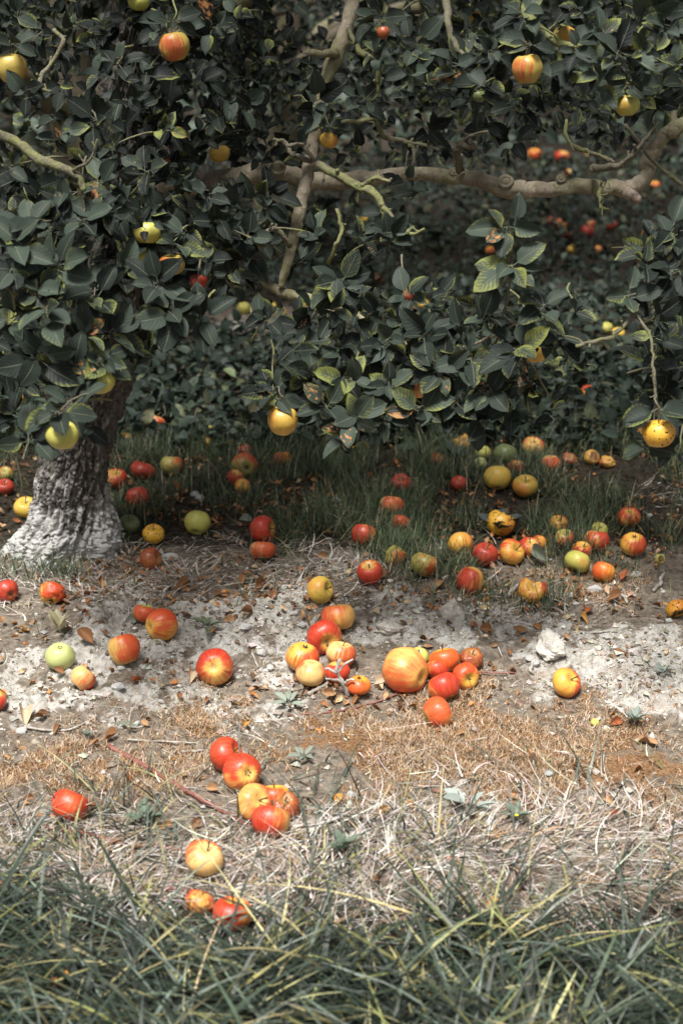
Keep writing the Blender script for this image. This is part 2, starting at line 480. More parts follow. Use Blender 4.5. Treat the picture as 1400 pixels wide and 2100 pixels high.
def chalk_mask(px, py):
    m = 0; px, py = warp_px(px, py)
    for cx, cy, rx, ry, a in ((110, 1400, 210, 110, .9), (330, 1290, 240, 75, .7), (520, 1330, 160, 70, .6), (850, 1265, 140, 55, 1.0), (1140, 1320, 120, 55, 1.0),
                              (1290, 1360, 180, 85, 1.0), (1400, 1430, 120, 70, .9), (420, 1450, 170, 45, .5), (1260, 1650, 150, 50, .75),
                              (850, 1690, 200, 50, .6), (480, 1250, 150, 35, .5), (560, 660, 180, 40, .5), (1000, 1640, 70, 30, .5)):
        m = m + a * blob(px, py, cx, cy, rx, ry)
    return m * np.clip(3.2 * fbm(px / 75, py / 38, seed=71, octv=4) - .75, .08, 1.25)
def moss_mask(px, py):
    m = 0; px, py = warp_px(px, py)
    for cx, cy, rx, ry, a in ((170, 1575, 220, 60, 1.0), (760, 1480, 280, 65, .9), (1060, 1520, 320, 75, 1.0), (1350, 1600, 170, 55, 1.0), (1230, 1215, 90, 40, .7),
                              (880, 1600, 250, 50, .6), (480, 1470, 130, 45, .5), (1380, 1680, 90, 70, .6)):
        m = m + a * blob(px, py, cx, cy, rx, ry)
    return m * np.clip(3.2 * fbm(px / 85, py / 42, seed=73, octv=4) - .75, .08, 1.25)
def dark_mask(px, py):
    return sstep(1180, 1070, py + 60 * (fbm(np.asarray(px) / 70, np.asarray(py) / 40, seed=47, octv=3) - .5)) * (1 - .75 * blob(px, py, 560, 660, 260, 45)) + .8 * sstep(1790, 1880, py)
def grow(a, b, step, end, ratio):
    out = list(np.arange(a, b, step)); s = step; v = out[-1]
    while v < end:
        s *= ratio; v += s; out.append(v)
    return out
xp = grow(0, 1.75, .0088, 90, 1.22)
xs = np.array([-v for v in xp[:0:-1]] + xp)
yn = grow(0, 4.3, .0088, 150, 1.09)
ys = np.array([-60, -20, -8, -3, -1, .3] + [1.25 + v for v in yn])
gx, gy = np.meshgrid(xs, ys)
gx, gy = gx.ravel(), gy.ravel()
gz = H(gx, gy)
ppx, ppy = flat_px(gx, np.maximum(gy, 1.0))
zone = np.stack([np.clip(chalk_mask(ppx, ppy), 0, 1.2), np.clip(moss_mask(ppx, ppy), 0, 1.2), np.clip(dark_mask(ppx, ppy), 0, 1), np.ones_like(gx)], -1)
nx, ny = len(xs), len(ys)
ii = (np.arange(ny - 1)[:, None] * nx + np.arange(nx - 1)[None]).ravel()
GF = np.stack([ii, ii + 1, ii + nx + 1, ii + nx], -1)
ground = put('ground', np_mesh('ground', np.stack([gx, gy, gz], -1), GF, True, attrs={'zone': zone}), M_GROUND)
tag(ground, 'dry chalky orchard soil with brown moss patches under the tree', None, None, 'structure')

GZ = gz.reshape(ny, nx)
def H(x, y):
    x = np.asarray(x, float); y = np.asarray(y, float)
    i = np.clip(np.searchsorted(xs, x) - 1, 0, nx - 2); j = np.clip(np.searchsorted(ys, y) - 1, 0, ny - 2)
    fx = np.clip((x - xs[i]) / (xs[i + 1] - xs[i]), 0, 1); fy = np.clip((y - ys[j]) / (ys[j + 1] - ys[j]), 0, 1)
    return (GZ[j, i] * (1 - fx) + GZ[j, i + 1] * fx) * (1 - fy) + (GZ[j + 1, i] * (1 - fx) + GZ[j + 1, i + 1] * fx) * fy
def on_ground(px, py, lift=0.0):
    """the ground point seen at a photo pixel"""
    d = ray(px, py)
    lo, hi = .8, 40.0
    for _ in range(40):
        m = .5 * (lo + hi)
        P = C0 + m * d
        if P[2] - lift > float(H(P[0], P[1])): lo = m
        else: hi = m
    return C0 + lo * d

# ------------------------------------------------------------------ apples
def apple_mesh(name, seed, tall=.88, lump=.05, wrinkle=0.0, pit=None, nphi=40, nth=26, rib=.03):
    th = np.linspace(0, math.pi, nth)
    ph = np.linspace(0, 2 * math.pi, nphi, endpoint=False)
    T, P = np.meshgrid(th, ph, indexing='ij')
    r = np.sin(T) ** .92 * (1 + .07 * np.cos(T))
    z = tall * np.cos(T) - .34 * np.exp(-(T / .36) ** 2) + .24 * np.exp(-((math.pi - T) / .32) ** 2)
    r = r * (1 + rib * np.cos(5 * P + seed) * sstep(.9, 2.8, T))
    x, y = r * np.cos(P), r * np.sin(P)
    n = fbm(x * 1.3 + seed * 5, y * 1.3, z * 1.3, seed=seed, octv=2) - .5
    k = 1 + lump * 2 * n
    if wrinkle:
        w = fbm(x * 4 + 9, y * 4, z * 2.5, seed=seed + 5, octv=3)
        k = k * (1 - wrinkle * (1 - np.abs(2 * w - 1)) ** 2 * 1.4 + wrinkle * .4)
    pm = np.zeros_like(x)
    if pit is not None:
        d = np.array(pit[:3]) / np.linalg.norm(pit[:3]); L = np.sqrt(x * x + y * y + z * z) + 1e-6
        ca = (x * d[0] + y * d[1] + z * d[2]) / L
        edge = fbm(x * 3, y * 3 + 4, z * 3, seed=seed + 2, octv=3) - .5
        pm = sstep(pit[3] - .06, pit[3] + .08, ca + edge * .35)
        k = k * (1 - pm * (pit[4] + .5 * (fbm(x * 6, y * 6, z * 6, seed=seed + 3, octv=2) - .5)))
    V = np.stack([x * k, y * k, z * k], -1)
    V[0, :] = V[0].mean(0); V[-1, :] = V[-1].mean(0)
    V = V.reshape(-1, 3)
    i = np.arange(nth - 1)[:, None] * nphi; j = np.arange(nphi)[None]; j2 = (j + 1) % nphi
    F = np.stack([i + j, i + nphi + j, i + nphi + j2, i + j2], -1).reshape(-1, 4)
    top, bot = len(V), len(V) + 1
    V = np.vstack([V, V[0], V[-(1)]])
    F = F[nphi:-nphi]
    a = nphi + np.arange(nphi); a2 = nphi + (np.arange(nphi) + 1) % nphi
    o = (nth - 2) * nphi
    b_ = o + np.arange(nphi); b2 = o + (np.arange(nphi) + 1) % nphi
    T3 = np.vstack([tri(F), np.stack([np.full(nphi, top), a, a2], -1), np.stack([b_, np.full(nphi, bot), b2], -1)])
    pit_a = np.concatenate([pm.ravel(), [0, 0]])
    return np_mesh(name, V, T3, True, attrs={'pit': np.stack([pit_a, pit_a, pit_a, np.ones_like(pit_a)], -1)})
AP = {
    'n': [apple_mesh('apple_round', s, .84 + .05 * (s % 3), .06) for s in range(5)],
    't': [apple_mesh('apple_tall', s + 20, 1.0 + .04 * s, .07) for s in range(2)],
    'f': [apple_mesh('apple_flat', s + 30, .74, .07) for s in range(2)],
    'w': [apple_mesh('apple_wrinkled', s + 40, .82, .10, .13) for s in range(3)],
    'p': [apple_mesh('apple_pitted', 50, .84, .07, .05, (.2, .1, .9, .66, .42)), apple_mesh('apple_pitted', 51, .8, .1, .08, (.9, .2, .3, .72, .38))],
    'm': [apple_mesh('apple_mush', s + 60, .62, .22, .30) for s in range(3)],
}
for k in AP:
    for me in AP[k]: me.materials.append(M_APPLE)
sV, sF = tube([(0, 0, .50), (.02, .01, .70), (.07, .03, .88), (.16, .05, 1.05)], [.045, .04, .045, .07], 6, 3)
ME_STEM = np_mesh('apple_stem', sV, tri(sF)); ME_STEM.materials.append(M_STEM)
sV, sF = tube([(0, 0, .50), (.02, .01, .9), (.05, .02, 1.3), (.07, .03, 1.75)], [.04, .032, .032, .06], 6, 3)
ME_LONGSTEM = np_mesh('apple_stem_long', sV, tri(sF)); ME_LONGSTEM.materials.append(M_STEM)
def calyx_mesh():
    V, F = [], []
    for k in range(5):
        a = k * 2 * math.pi / 5
        c, s = math.cos(a), math.sin(a)
        n = len(V)
        for r_, w_, z_ in ((.02, .05, -.60), (.10, .06, -.64), (.17, .03, -.72), (.15, .005, -.80)):
            V.append((r_ * c - w_ * s, r_ * s + w_ * c, z_)); V.append((r_ * c + w_ * s, r_ * s - w_ * c, z_))
        for q in range(3): F.append((n + 2 * q, n + 2 * q + 1, n + 2 * q + 3, n + 2 * q + 2))
    me = np_mesh('apple_calyx', V, F); me.materials.append(M_CALYX)
    return me
ME_CALYX = calyx_mesh()
STY = {  # base skin, blush, (amount, stripes, rot)
    'red':    ((.78, .42, .10), (.50, .020, .016), (.76, .95, 0)),
    'dred':   ((.55, .22, .06), (.36, .014, .018), (1.35, .35, 0)),
    'orange': ((.80, .42, .07), (.56, .045, .014), (.55, 1.0, 0)),
    'or2':    ((.80, .33, .045), (.62, .085, .016), (.58, .9, 0)),
    'peach':  ((.82, .52, .20), (.62, .09, .03), (.48, .95, 0)),
    'yellow': ((.76, .50, .085), (.70, .27, .05), (-.02, .5, 0)),
    'yred':   ((.78, .48, .13), (.64, .075, .025), (.60, .80, 0)),
    'ygreen': ((.52, .50, .11), (.55, .25, .05), (-.05, .6, 0)),
    'green':  ((.50, .56, .22), (.55, .45, .12), (-.5, .2, 0)),
    'dgreen': ((.13, .18, .075), (.20, .16, .06), (-.1, .4, 0)),
    'gred':   ((.42, .38, .10), (.54, .06, .022), (.50, .9, 0)),
    'brown':  ((.34, .12, .035), (.22, .04, .018), (.7, .4, .22)),
    'rot':    ((.66, .36, .08), (.48, .14, .03), (.2, .5, .30)),
    'amber':  ((.58, .36, .06), (.54, .19, .03), (.1, .6, .10)),
    'hstr':   ((.50, .37, .085), (.46, .08, .025), (.25, 1.1, 0)),
    'rich':   ((.78, .40, .08), (.54, .028, .016), (1.15, .70, 0)),
    'bigr':   ((.76, .48, .13), (.64, .09, .03), (.72, .55, 0)),
    'spot':   ((.80, .42, .04), (.72, .25, .03), (.25, .5, 0)),
}
UPC = (.05, 1, .25)
def apple(px, py, d, sty, label, pole=('s', .1, .7, .6), shape='n', hang=None, cat='apple', group='fallen apples', sink=.90, sq=1.0, name='apple'):
    """an apple at a photo pixel, d photo pixels wide; on the ground unless a hanging depth is given"""
    dr = ray(px, py)
    if hang is None:
        lo, hi = 1.0, 30.0
        for _ in range(45):
            m = .5 * (lo + hi); r = d / 2 * m / FPX; P = C0 + m * dr
            if P[2] - r * sink > float(H(P[0], P[1])): lo = m
            else: hi = m
        P = C0 + lo * dr; r = d / 2 * lo / FPX
    else:
        P = C0 + hang * dr; r = d / 2 * hang / FPX
    r *= 1.03
    v = Rv * pole[1] + Uv * pole[2] - Fv * pole[3]
    v = Vector(v / np.linalg.norm(v))
    if pole[0] == 'c': v = -v
    q = v.to_track_quat('Z', 'Y')
    h = (px * 7 + py * 13) % 628 / 100.0
    me = AP[shape][int(px + py) % len(AP[shape])]
    o = put(name, me, None, P)
    o.rotation_mode = 'QUATERNION'
    from mathutils import Quaternion
    o.rotation_quaternion = q @ Quaternion((0, 0, 1), h)
    o.scale = (r, r, r * sq)
    tag(o, label, cat, group)
    b, bl, par = STY[sty]
    j = 1 + .12 * (((px * 31 + py * 17) % 100) / 100 - .5)
    o['skin_base'] = [float(c * j) for c in b]; o['skin_blush'] = [float(c * (2 - j)) for c in bl]; o['skin_par'] = [float(c) for c in par]; o['skin_speck'] = [1.0 if sty == 'spot' else 0.0] * 3
    if d >= 36:
        if hang is not None: put('stem', ME_LONGSTEM, None, (0, 0, 0), o)
        elif shape not in ('m', 'p') and (pole[0] == 's' or (px + py) % 3): put('stem', ME_STEM, None, (0, 0, 0), o)
        if shape != 'm': put('calyx', ME_CALYX, None, (0, 0, 0), o)
    return o, P, r
REF = []        # things with short names that other labels may point to
def A(px, py, d, sty, label, ref=None, **kw):
    r = apple(px, py, d, sty, label, **kw)
    if ref: REF.append((px, py, d, ref))
    return r

# --- long grass and straw at the front
A(418, 1760, 78, 'peach', 'orange-yellow apple with short red dashes where straw meets long grass', 'orange-yellow apple at the grass edge', pole=('s', .35, .75, .4))
A(409, 1850, 62, 'red', 'red-orange apple with a rotten underside sunk in the long grass', None, pole=('s', .3, .9, 0), shape='w')
A(476, 1874, 80, 'red', 'pale red apple half buried in long grass', 'half-buried red apple', pole=('s', .1, 1, .1))
A(130, 2018, 60, 'or2', 'orange apple almost hidden deep in the front grass', None, pole=('s', 0, 1, .2), shape='f', sink=.3)
A(10, 1808, 34, 'brown', 'small brown-red rotten apple in grass at the picture edge', None, shape='m')
A(143, 1653, 76, 'rich', 'red-orange apple with a bruised dark top, alone behind grey-green blades', 'bruised red-orange apple', pole=('s', .4, .9, -.3))
A(463, 1548, 72, 'rich', 'bright red apple topmost of the leaning row above the straw', 'topmost red apple of the row', pole=('s', .7, .35, .2))
A(497, 1584, 78, 'red', 'red apple with yellow hollow, second of the leaning row', None, pole=('c', .42, .12, .8))
A(522, 1646, 76, 'bigr', 'yellow and red apple in the row behind the red streaked one', None, pole=('s', .5, .35, .7))
A(562, 1632, 62, 'orange', 'flattened orange apple peeping out behind the yellow and red one', None, pole=('s', 0, 1, 0), shape='f')
A(583, 1653, 66, 'brown', 'soft brown rotten apple at the right end of the row', 'soft brown rotten apple', shape='w')
A(554, 1684, 78, 'red', 'streaky red apple lowest in the row, in front of the brown one', 'streaky red apple lowest in the row', pole=('s', .2, .9, -.3))
# --- dry soil on the left
A(-10, 1438, 46, 'red', 'red apple cut off by the picture edge on the dry soil', None)
A(124, 1345, 59, 'green', 'plain pale green apple on the dry soil', 'pale green apple', pole=('c', .1, .85, .5))
A(170, 1391, 53, 'peach', 'small peach apple just below the pale green one', 'small peach apple', pole=('s', .6, .7, -.2))
A(256, 1331, 63, 'yred', 'cream and red apple between the peach and the big red-orange one', 'cream and red apple', pole=('s', -.3, .9, -.1), shape='t')
A(297, 1258, 46, 'gred', 'small dull red apple tucked behind the big red-orange one', None, pole=('s', .2, 1, .1))
A(331, 1281, 66, 'orange', 'glossy red-orange apple with its hollow turned towards the cream and red one', 'big red-orange apple', pole=('c', -.75, -.1, .55))
A(440, 1367, 74, 'red', 'red apple showing a yellow star round its centre, facing the viewer', 'star-centred red apple', pole=('c', .0, .12, 1))
A(16, 1212, 46, 'dred', 'dark red apple at the picture edge below the trunk', 'dark red apple below the trunk', pole=('c', .5, -.3, .6))
A(107, 1217, 56, 'orange', 'wrinkled orange-red apple on soil below the trunk', 'wrinkled orange-red apple', pole=('s', 0, .7, -.5), shape='w')
A(309, 1147, 48, 'brown', 'brown-red bruised apple right of the trunk foot', 'brown-red apple by the trunk foot', pole=('s', .6, .2, .2))
A(265, 1075, 42, 'dgreen', 'dark green apple in shade right beside the trunk foot', None)
A(315, 1096, 44, 'spot', 'amber apple with dark streak behind the brown-red one', None, pole=('s', .1, .8, .6))
A(405, 1072, 52, 'ygreen', 'yellow-green apple alone in the grass right of the trunk', 'yellow-green apple', pole=('c', -.1, -.7, .4))
A(538, 1086, 56, 'red', 'shiny red apple resting behind a peach-orange one', 'shiny red apple', pole=('s', .75, .1, .3))
A(539, 1128, 52, 'peach', 'peach-orange apple with scarred lower half in front of shiny red one', 'peach-orange apple', pole=('s', 0, 1, -.1), shape='f')
# --- middle pile
A(656, 1210, 56, 'yellow', 'yellow apple with brown bruise at the top of the central heap', 'bruised yellow apple', pole=('s', .8, .2, .5))
A(693, 1265, 68, 'yred', 'yellow-orange apple flushed red on one side, below the bruised yellow one', None, pole=('s', -.1, 1, 0))
A(664, 1306, 71, 'red', 'red apple with yellow-green hollow leaning in the central heap', 'red apple in the central heap', pole=('s', .3, -.35, .8))
A(621, 1347, 68, 'orange', 'orange apple with dark pinhole and red rim, outermost of central heap', 'orange apple with red rim', pole=('c', .2, .8, .3))
A(699, 1342, 60, 'peach', 'pink and cream apple above the grey lichen twig', None, pole=('s', .2, .9, .2))
A(637, 1380, 58, 'peach', 'pinkish orange apple at the front of the central heap', 'pinkish orange apple', pole=('c', .1, .95, .2))
A(692, 1378, 50, 'red', 'red apple partly hidden by the grey lichen twig', None, pole=('s', -.1, .9, .2))
A(735, 1405, 50, 'or2', 'small squat orange apple beside the grey lichen twig', 'small squat orange apple', pole=('c', .05, .95, .3), shape='f')
A(831, 1375, 92, 'bigr', 'largest apple, oblong yellow and red with dark eye turned sideways', 'large oblong apple', pole=('c', .72, -.25, .5), shape='t')
A(858, 1348, 42, 'ygreen', 'small yellow apple peeping from behind the large oblong one', None)
A(911, 1354, 62, 'or2', 'plain orange apple topmost of the heap beside the large one', 'plain orange apple', pole=('s', -.2, .95, 0))
A(897, 1373, 48, 'red', 'red apple wedged in the middle of the heap beside large apple', None, pole=('s', 0, .9, -.2))
A(966, 1350, 50, 'brown', 'dark brown rotten apple at the back of the heap', 'dark brown rotten apple', shape='w')
A(953, 1386, 55, 'orange', 'orange apple with stem hollow facing the viewer beside rotten one', None, pole=('s', .35, -.2, .8))
A(910, 1409, 64, 'red', 'red apple with pale shine at the front of the heap', None, pole=('c', .35, -.75, .3))
A(897, 1462, 64, 'yred', 'cream and red apple rolled out alone below the heap', 'cream and red apple below the heap', pole=('c', -.7, -.3, .1))
A(1160, 1400, 60, 'orange', 'russet orange apple alone on brown moss with small stem', 'russet orange apple', pole=('s', .5, .45, .7))
A(1219, 1482, 17, 'ygreen', 'tiny green fruitlet lying on the brown moss', 'tiny green fruitlet')
A(1386, 1248, 44, 'spot', 'yellow broken apple at the picture edge beside white pebble', 'yellow broken apple', shape='p', pole=('s', .3, -.8, .3))
# --- band of apples in the grass
A(758, 1174, 52, 'red', 'red streaked apple with stem hollow up, lowest in front of grass', 'red streaked apple with stem', pole=('s', -.1, .7, .7))
A(745, 1097, 50, 'red', 'round red apple at the rim of the middle grass tuft', 'round red apple at the grass rim', pole=('s', .1, .9, -.1))
A(803, 1037, 50, 'peach', 'pink-orange apple deep between grass blades in the middle tuft', None, pole=('s', .1, .9, -.1))
A(821, 1073, 38, 'orange', 'small red and yellow apple under the pink-orange one in grass', None, pole=('s', .3, .9, -.2))
A(811, 1142, 43, 'gred', 'olive and orange apple behind grass left of the olive-red one', None, pole=('s', .5, .7, .2), shape='t')
A(869, 1158, 54, 'gred', 'dull olive-red apple beneath the blades of middle grass tuft', 'dull olive-red apple', pole=('s', .3, .9, 0))
A(944, 1117, 52, 'orange', 'orange-red apple with pinprick spots beside the crimson one', None, pole=('c', .25, -.5, .6))
A(963, 1190, 55, 'red', 'apple red above and yellow below, standing on a grass clump', 'red and yellow apple on the grass clump', pole=('c', .2, .9, .2), shape='t')
A(994, 1137, 51, 'dred', 'crimson apple between two orange-red ones in the grass', 'crimson apple', pole=('s', .2, .85, .5))
A(1048, 1132, 53, 'orange', 'orange apple with deep stem hollow right of the crimson one', None, pole=('s', .55, .35, .7))
A(1084, 1122, 42, 'red', 'small red apple tucked behind the orange one with deep hollow', None)
A(1104, 1113, 30, 'or2', 'little orange apple barely showing behind the small red one', None)
A(1026, 1073, 58, 'spot', 'amber apple speckled black behind a dark serrated weed', None, pole=('s', .3, .7, .1))
A(1091, 1208, 60, 'orange', 'half-eaten rotten apple with brown torn crater facing up', 'half-eaten rotten apple', shape='p', pole=('s', 0, .45, .85))
A(1145, 1076, 40, 'orange', 'orange apple hidden by grass behind an olive one', None)
A(1157, 1105, 40, 'gred', 'olive-green apple with orange flush hidden behind grass blades', None)
A(1228, 1088, 34, 'ygreen', 'greenish apple peeping over the red and yellow one at right', None)
A(1222, 1109, 52, 'red', 'red and yellow apple behind the olive-green one at right', 'red and yellow apple at right', pole=('s', .1, 1, .1))
A(1192, 1130, 40, 'orange', 'brownish apple squeezed between olive-green and red-yellow ones', None)
A(1184, 1151, 52, 'ygreen', 'smooth olive-green apple in front of the right-hand cluster', 'smooth olive-green apple', pole=('c', .4, .8, -.1))
A(1236, 1173, 46, 'or2', 'plain orange apple lowest of the right-hand cluster', 'lowest orange apple of the right cluster', pole=('s', .3, .9, -.2))
A(1298, 1115, 52, 'orange', 'orange-yellow apple just right of the cluster with stalk hollow up', 'orange-yellow apple at right', pole=('c', 0, .75, .5))
A(1289, 1062, 46, 'red', 'brick red apple alone on bare earth behind the orange-yellow one', 'brick red apple', pole=('s', -.1, .8, .5))
A(1352, 1146, 21, 'ygreen', 'tiny split green fruit with brown core on soil', 'tiny split green fruit', shape='p', pole=('s', 0, .2, 1))
# --- shaded ground behind
A(1019, 980, 54, 'yellow', 'clear yellow apple on the shaded grass beside golden one', None, pole=('s', 0, 1, -.3))
A(1076, 997, 50, 'amber', 'golden apple with stem hollow right of clear yellow apple', None, pole=('s', 0, .75, .6))
A(1128, 950, 40, 'peach', 'peach apple behind the golden one near rotten skins', None, pole=('c', 0, .9, .2))
A(1092, 917, 44, 'yred', 'yellow apple with orange flush at the back of shaded heap', None)
A(1057, 960, 33, 'red', 'small red-cheeked apple behind the clear yellow one', None)
A(1036, 931, 46, 'dgreen', 'grey-green unripe apple in the shaded heap', None, pole=('c', .3, .8, 0))
A(990, 928, 31, 'ygreen', 'small yellow-green apple left of the grey-green one', None)
A(985, 951, 27, 'green', 'little pale green apple below the small yellow-green one', None)
A(945, 906, 38, 'rot', 'gnawed apple with white flesh showing under low leaves', None, shape='p', pole=('s', 0, .3, .9))
A(898, 943, 36, 'red', 'broken red and orange apple in dark grass', None, shape='m')
A(1212, 938, 32, 'rot', 'hollow orange rotten apple shell at right of shaded heap', None, shape='p', pole=('s', .3, .2, .9), cat='rotten apple')
A(1166, 942, 34, 'brown', 'flat brown rotten apple between peach apple and hollow shell', None, shape='m', cat='rotten apple')
A(1244, 948, 34, 'rot', 'collapsed yellow-brown apple pulp right of the hollow shell', None, shape='m', cat='rotten apple', sink=.6)
A(1206, 808, 37, 'red', 'dusky red apple alone on the dark weeds far behind', None, pole=('s', .3, .6, .6))
A(822, 992, 42, 'dred', 'dark red apple almost lost in the grass of middle tuft', None)
A(940, 991, 33, 'dred', 'small crimson apple glimpsed through grass left of clear yellow one', None)
A(502, 956, 54, 'gred', 'red apple with greenish star hollow in shaded grass', 'red apple with greenish star', pole=('c', .25, -.15, .85))
A(482, 979, 34, 'red', 'small red apple left below the one with greenish star', None)
A(497, 997, 32, 'orange', 'small orange-red apple lowest of the four under the boughs', None)
A(502, 923, 27, 'dred', 'tiny dull red apple behind the one with greenish star', None)
A(579, 943, 38, 'or2', 'lone orange apple in dark grass behind the middle', 'lone orange apple', pole=('s', 0, .9, .2))
A(352, 954, 46, 'gred', 'greenish apple with red stripes in grass behind the crimson pair', None, pole=('s', .1, 1, .1))
A(293, 965, 50, 'dred', 'upper crimson apple of the pair right of the trunk', None, pole=('s', .3, .8, .1), sq=.85)
A(283, 1021, 47, 'dred', 'lower crimson apple of the pair right of the trunk', None, pole=('s', -.2, .7, -.3))
A(239, 981, 44, 'red', 'red apple half hidden behind the trunk', None)
A(320, 869, 46, 'peach', 'peeling pale yellow apple in shade behind the crimson pair', None, pole=('s', .2, .8, .1), shape='w')
A(358, 890, 36, 'rot', 'first yellow rotten apple right of the peeling pale one', None, shape='m', cat='rotten apple', sink=.6)
A(396, 893, 38, 'amber', 'middle one of three yellow rotten apples in the shade', None, shape='m', cat='rotten apple', sink=.6)
A(421, 911, 36, 'amber', 'lowest one of three yellow rotten apples in the shade', None, shape='m', cat='rotten apple', sink=.6)
A(431, 876, 20, 'ygreen', 'tiny green apple in weeds behind the rotten trio', None)
A(266, 890, 36, 'rot', 'orange rotten apple pulp just right of the trunk', None, shape='m', cat='rotten apple', sink=.6)
A(54, 1041, 48, 'yellow', 'bright yellow apple half hidden behind the trunk foot', None)
A(11, 999, 36, 'dred', 'dark red apple at the picture edge behind the trunk', None)
A(12, 972, 32, 'gred', 'dull olive apple behind dark red one at picture edge', None)
A(42, 822, 24, 'or2', 'small orange apple far behind the low left leaves', None)
A(14, 878, 30, 'rot', 'orange rotten apple in shade behind the trunk at edge', None, shape='m', cat='rotten apple')
# --- far, out of focus
FAR = [(500, 632, 26, 'ygreen', 'blurred pale yellow apple on the far bare patch, outermost'), (558, 630, 22, 'yellow', 'blurred yellow apple right of the pale one on far bare patch'),
       (575, 641, 24, 'amber', 'blurred amber apple in front of the yellow one on far patch'), (618, 628, 20, 'yellow', 'blurred small yellow apple below the curved bough'),
       (836, 637, 28, 'or2', 'blurred orange apple seen through the middle leaves'), (868, 625, 24, 'yellow', 'blurred yellow apple right of the orange one through middle leaves'),
       (792, 603, 24, 'ygreen', 'blurred yellow-green apple behind the middle leaves'), (838, 607, 27, 'red', 'blurred red apple right of the yellow-green one behind leaves'),
       (742, 646, 22, 'ygreen', 'blurred lime apple low behind the middle leaves'), (1243, 673, 26, 'ygreen', 'blurred pale yellow apple of a pair behind the right shoot'),
       (1266, 684, 27, 'yellow', 'blurred golden apple of a pair behind the right shoot'), (775, 572, 24, 'brown', 'blurred brownish apple on far dark weeds above middle leaves'),
       (1148, 460, 28, 'red', 'blurred red apple under the long bough, largest far one'), (1203, 474, 28, 'dred', 'blurred crimson apple right of the largest far red one'),
       (1160, 478, 24, 'red', 'blurred red apple just below the largest far red one'), (1252, 462, 24, 'dred', 'blurred dull red apple right of far crimson one'),
       (1210, 459, 18, 'red', 'small blurred red apple above the far crimson one'), (1328, 481, 26, 'or2', 'blurred orange apple far behind right end of long bough'),
       (1005, 484, 20, 'red', 'blurred scarlet apple behind the upright middle shoot'), (1004, 514, 20, 'or2', 'blurred orange apple below the scarlet one behind middle shoot'),
       (1170, 511, 20, 'yellow', 'blurred small yellow apple below far red ones'), (1096, 318, 30, 'or2', 'blurred orange-red apple above the long bough, left of two'),
       (1151, 322, 30, 'red', 'blurred red apple above the long bough, right of two'), (1165, 356, 20, 'peach', 'blurred pinkish apple just above the long bough'),
       (1342, 381, 22, 'or2', 'blurred orange apple beyond the elbow of long bough'), (1206, 318, 16, 'red', 'tiny blurred red apple far right of the far two'),
       (1126, 452, 18, 'dred', 'small blurred dark red apple left of largest far one'), (1224, 512, 20, 'red', 'blurred dull red apple on far grass below crimson one'),
       (746, 450, 18, 'yellow', 'tiny blurred yellow apple under the long bough near twisted twigs')]
for px, py, d, sty, lab in FAR:
    A(px, py, d, sty, lab, group='far fallen apples')

# --- apples still on the tree: (px, py, width, style, depth, label)
HANG = [(357, 95, 62, 'hstr', 3.30, 'orange-yellow apple with red streaks hanging high in dark leaves'),
        (285, 2, 44, 'ygreen', 3.5, 'yellow-green apple cut by the top of the picture'),
        (25, 140, 60, 'hstr', 3.2, 'yellow apple with orange cheek hanging at the upper picture edge'),
        (167, 437, 54, 'dgreen', 3.15, 'olive apple behind leaves below the pale left twig'),
        (302, 477, 54, 'ygreen', 3.3, 'olive-yellow apple overlapped by a dark leaf, upper of three by trunk'),
        (293, 534, 54, 'ygreen', 3.35, 'green-yellow apple, lower left of three by the trunk'),
        (352, 543, 52, 'hstr', 3.3, 'yellow and peach apple, lower right of three by the trunk'),
        (450, 315, 42, 'amber', 3.9, 'dim amber apple in the dark between trunk and bough'),
        (341, 327, 22, 'or2', 3.9, 'small dim orange fruit deep in leaves beside the trunk'),
        (674, 288, 36, 'amber', 3.55, 'orange-yellow apple behind the upright branch'),
        (206, 781, 58, 'ygreen', 2.97, 'lime apple hanging before the trunk under a yellow-edged leaf'),
        (128, 893, 66, 'ygreen', 2.84, 'pale lemon apple hanging lowest in front of the trunk'),
        (579, 862, 60, 'amber', 3.22, 'golden apple hanging low behind a yellow-veined leaf'),
        (713, 905, 38, 'yellow', 3.35, 'yellow apple mostly covered by the lowest middle leaves'),
        (1098, 722, 54, 'yellow', 3.3, 'yellow apple tucked behind leaves at right of the middle shoot'),
        (1080, 141, 60, 'hstr', 3.15, 'yellow apple with faint red streaks hanging at upper right'),
        (1285, 216, 50, 'ygreen', 3.3, 'green apple with dark blotch hanging over the long bough'),
        (1157, 74, 46, 'amber', 3.3, 'orange-yellow apple with black spot high among right leaves'),
        (1181, 158, 28, 'dgreen', 3.5, 'small green apple right of the streaked yellow one'),
        (981, 197, 30, 'dgreen', 3.5, 'small dim green apple below the top middle leaves'),
        (970, 36, 32, 'amber', 3.6, 'dim amber apple near the top under a pale twig'),
        (785, 67, 27, 'brown', 3.25, 'shrivelled little red-brown fruit under three leaves at top'),
        (1350, 889, 64, 'spot', 2.98, 'amber apple specked black hanging at the right edge'),
        (855, 797, 44, 'peach', 3.3, 'pale scabbed apple half hidden in the low middle leaves'),
        (493, 487, 36, 'yellow', 3.6, 'yellow apple sliver behind dark leaves left of upright branch'),
        (408, 576, 36, 'dred', 3.5, 'dark red apple behind leaves below the three by trunk'),
        (1090, 735, 40, 'ygreen', 3.4, 'greenish apple behind the tucked yellow one')]
HANG_AT = []
for px, py, d, sty, t, lab in HANG[:-1]:
    o, P, r = A(px, py, d, sty, lab, hang=t, pole=('s', .12 * math.sin(px), 1, .28 + .2 * math.sin(py)), group='apples hanging on the tree', shape='t' if d in (60, 62) else 'n')
    HANG_AT.append((P, r))

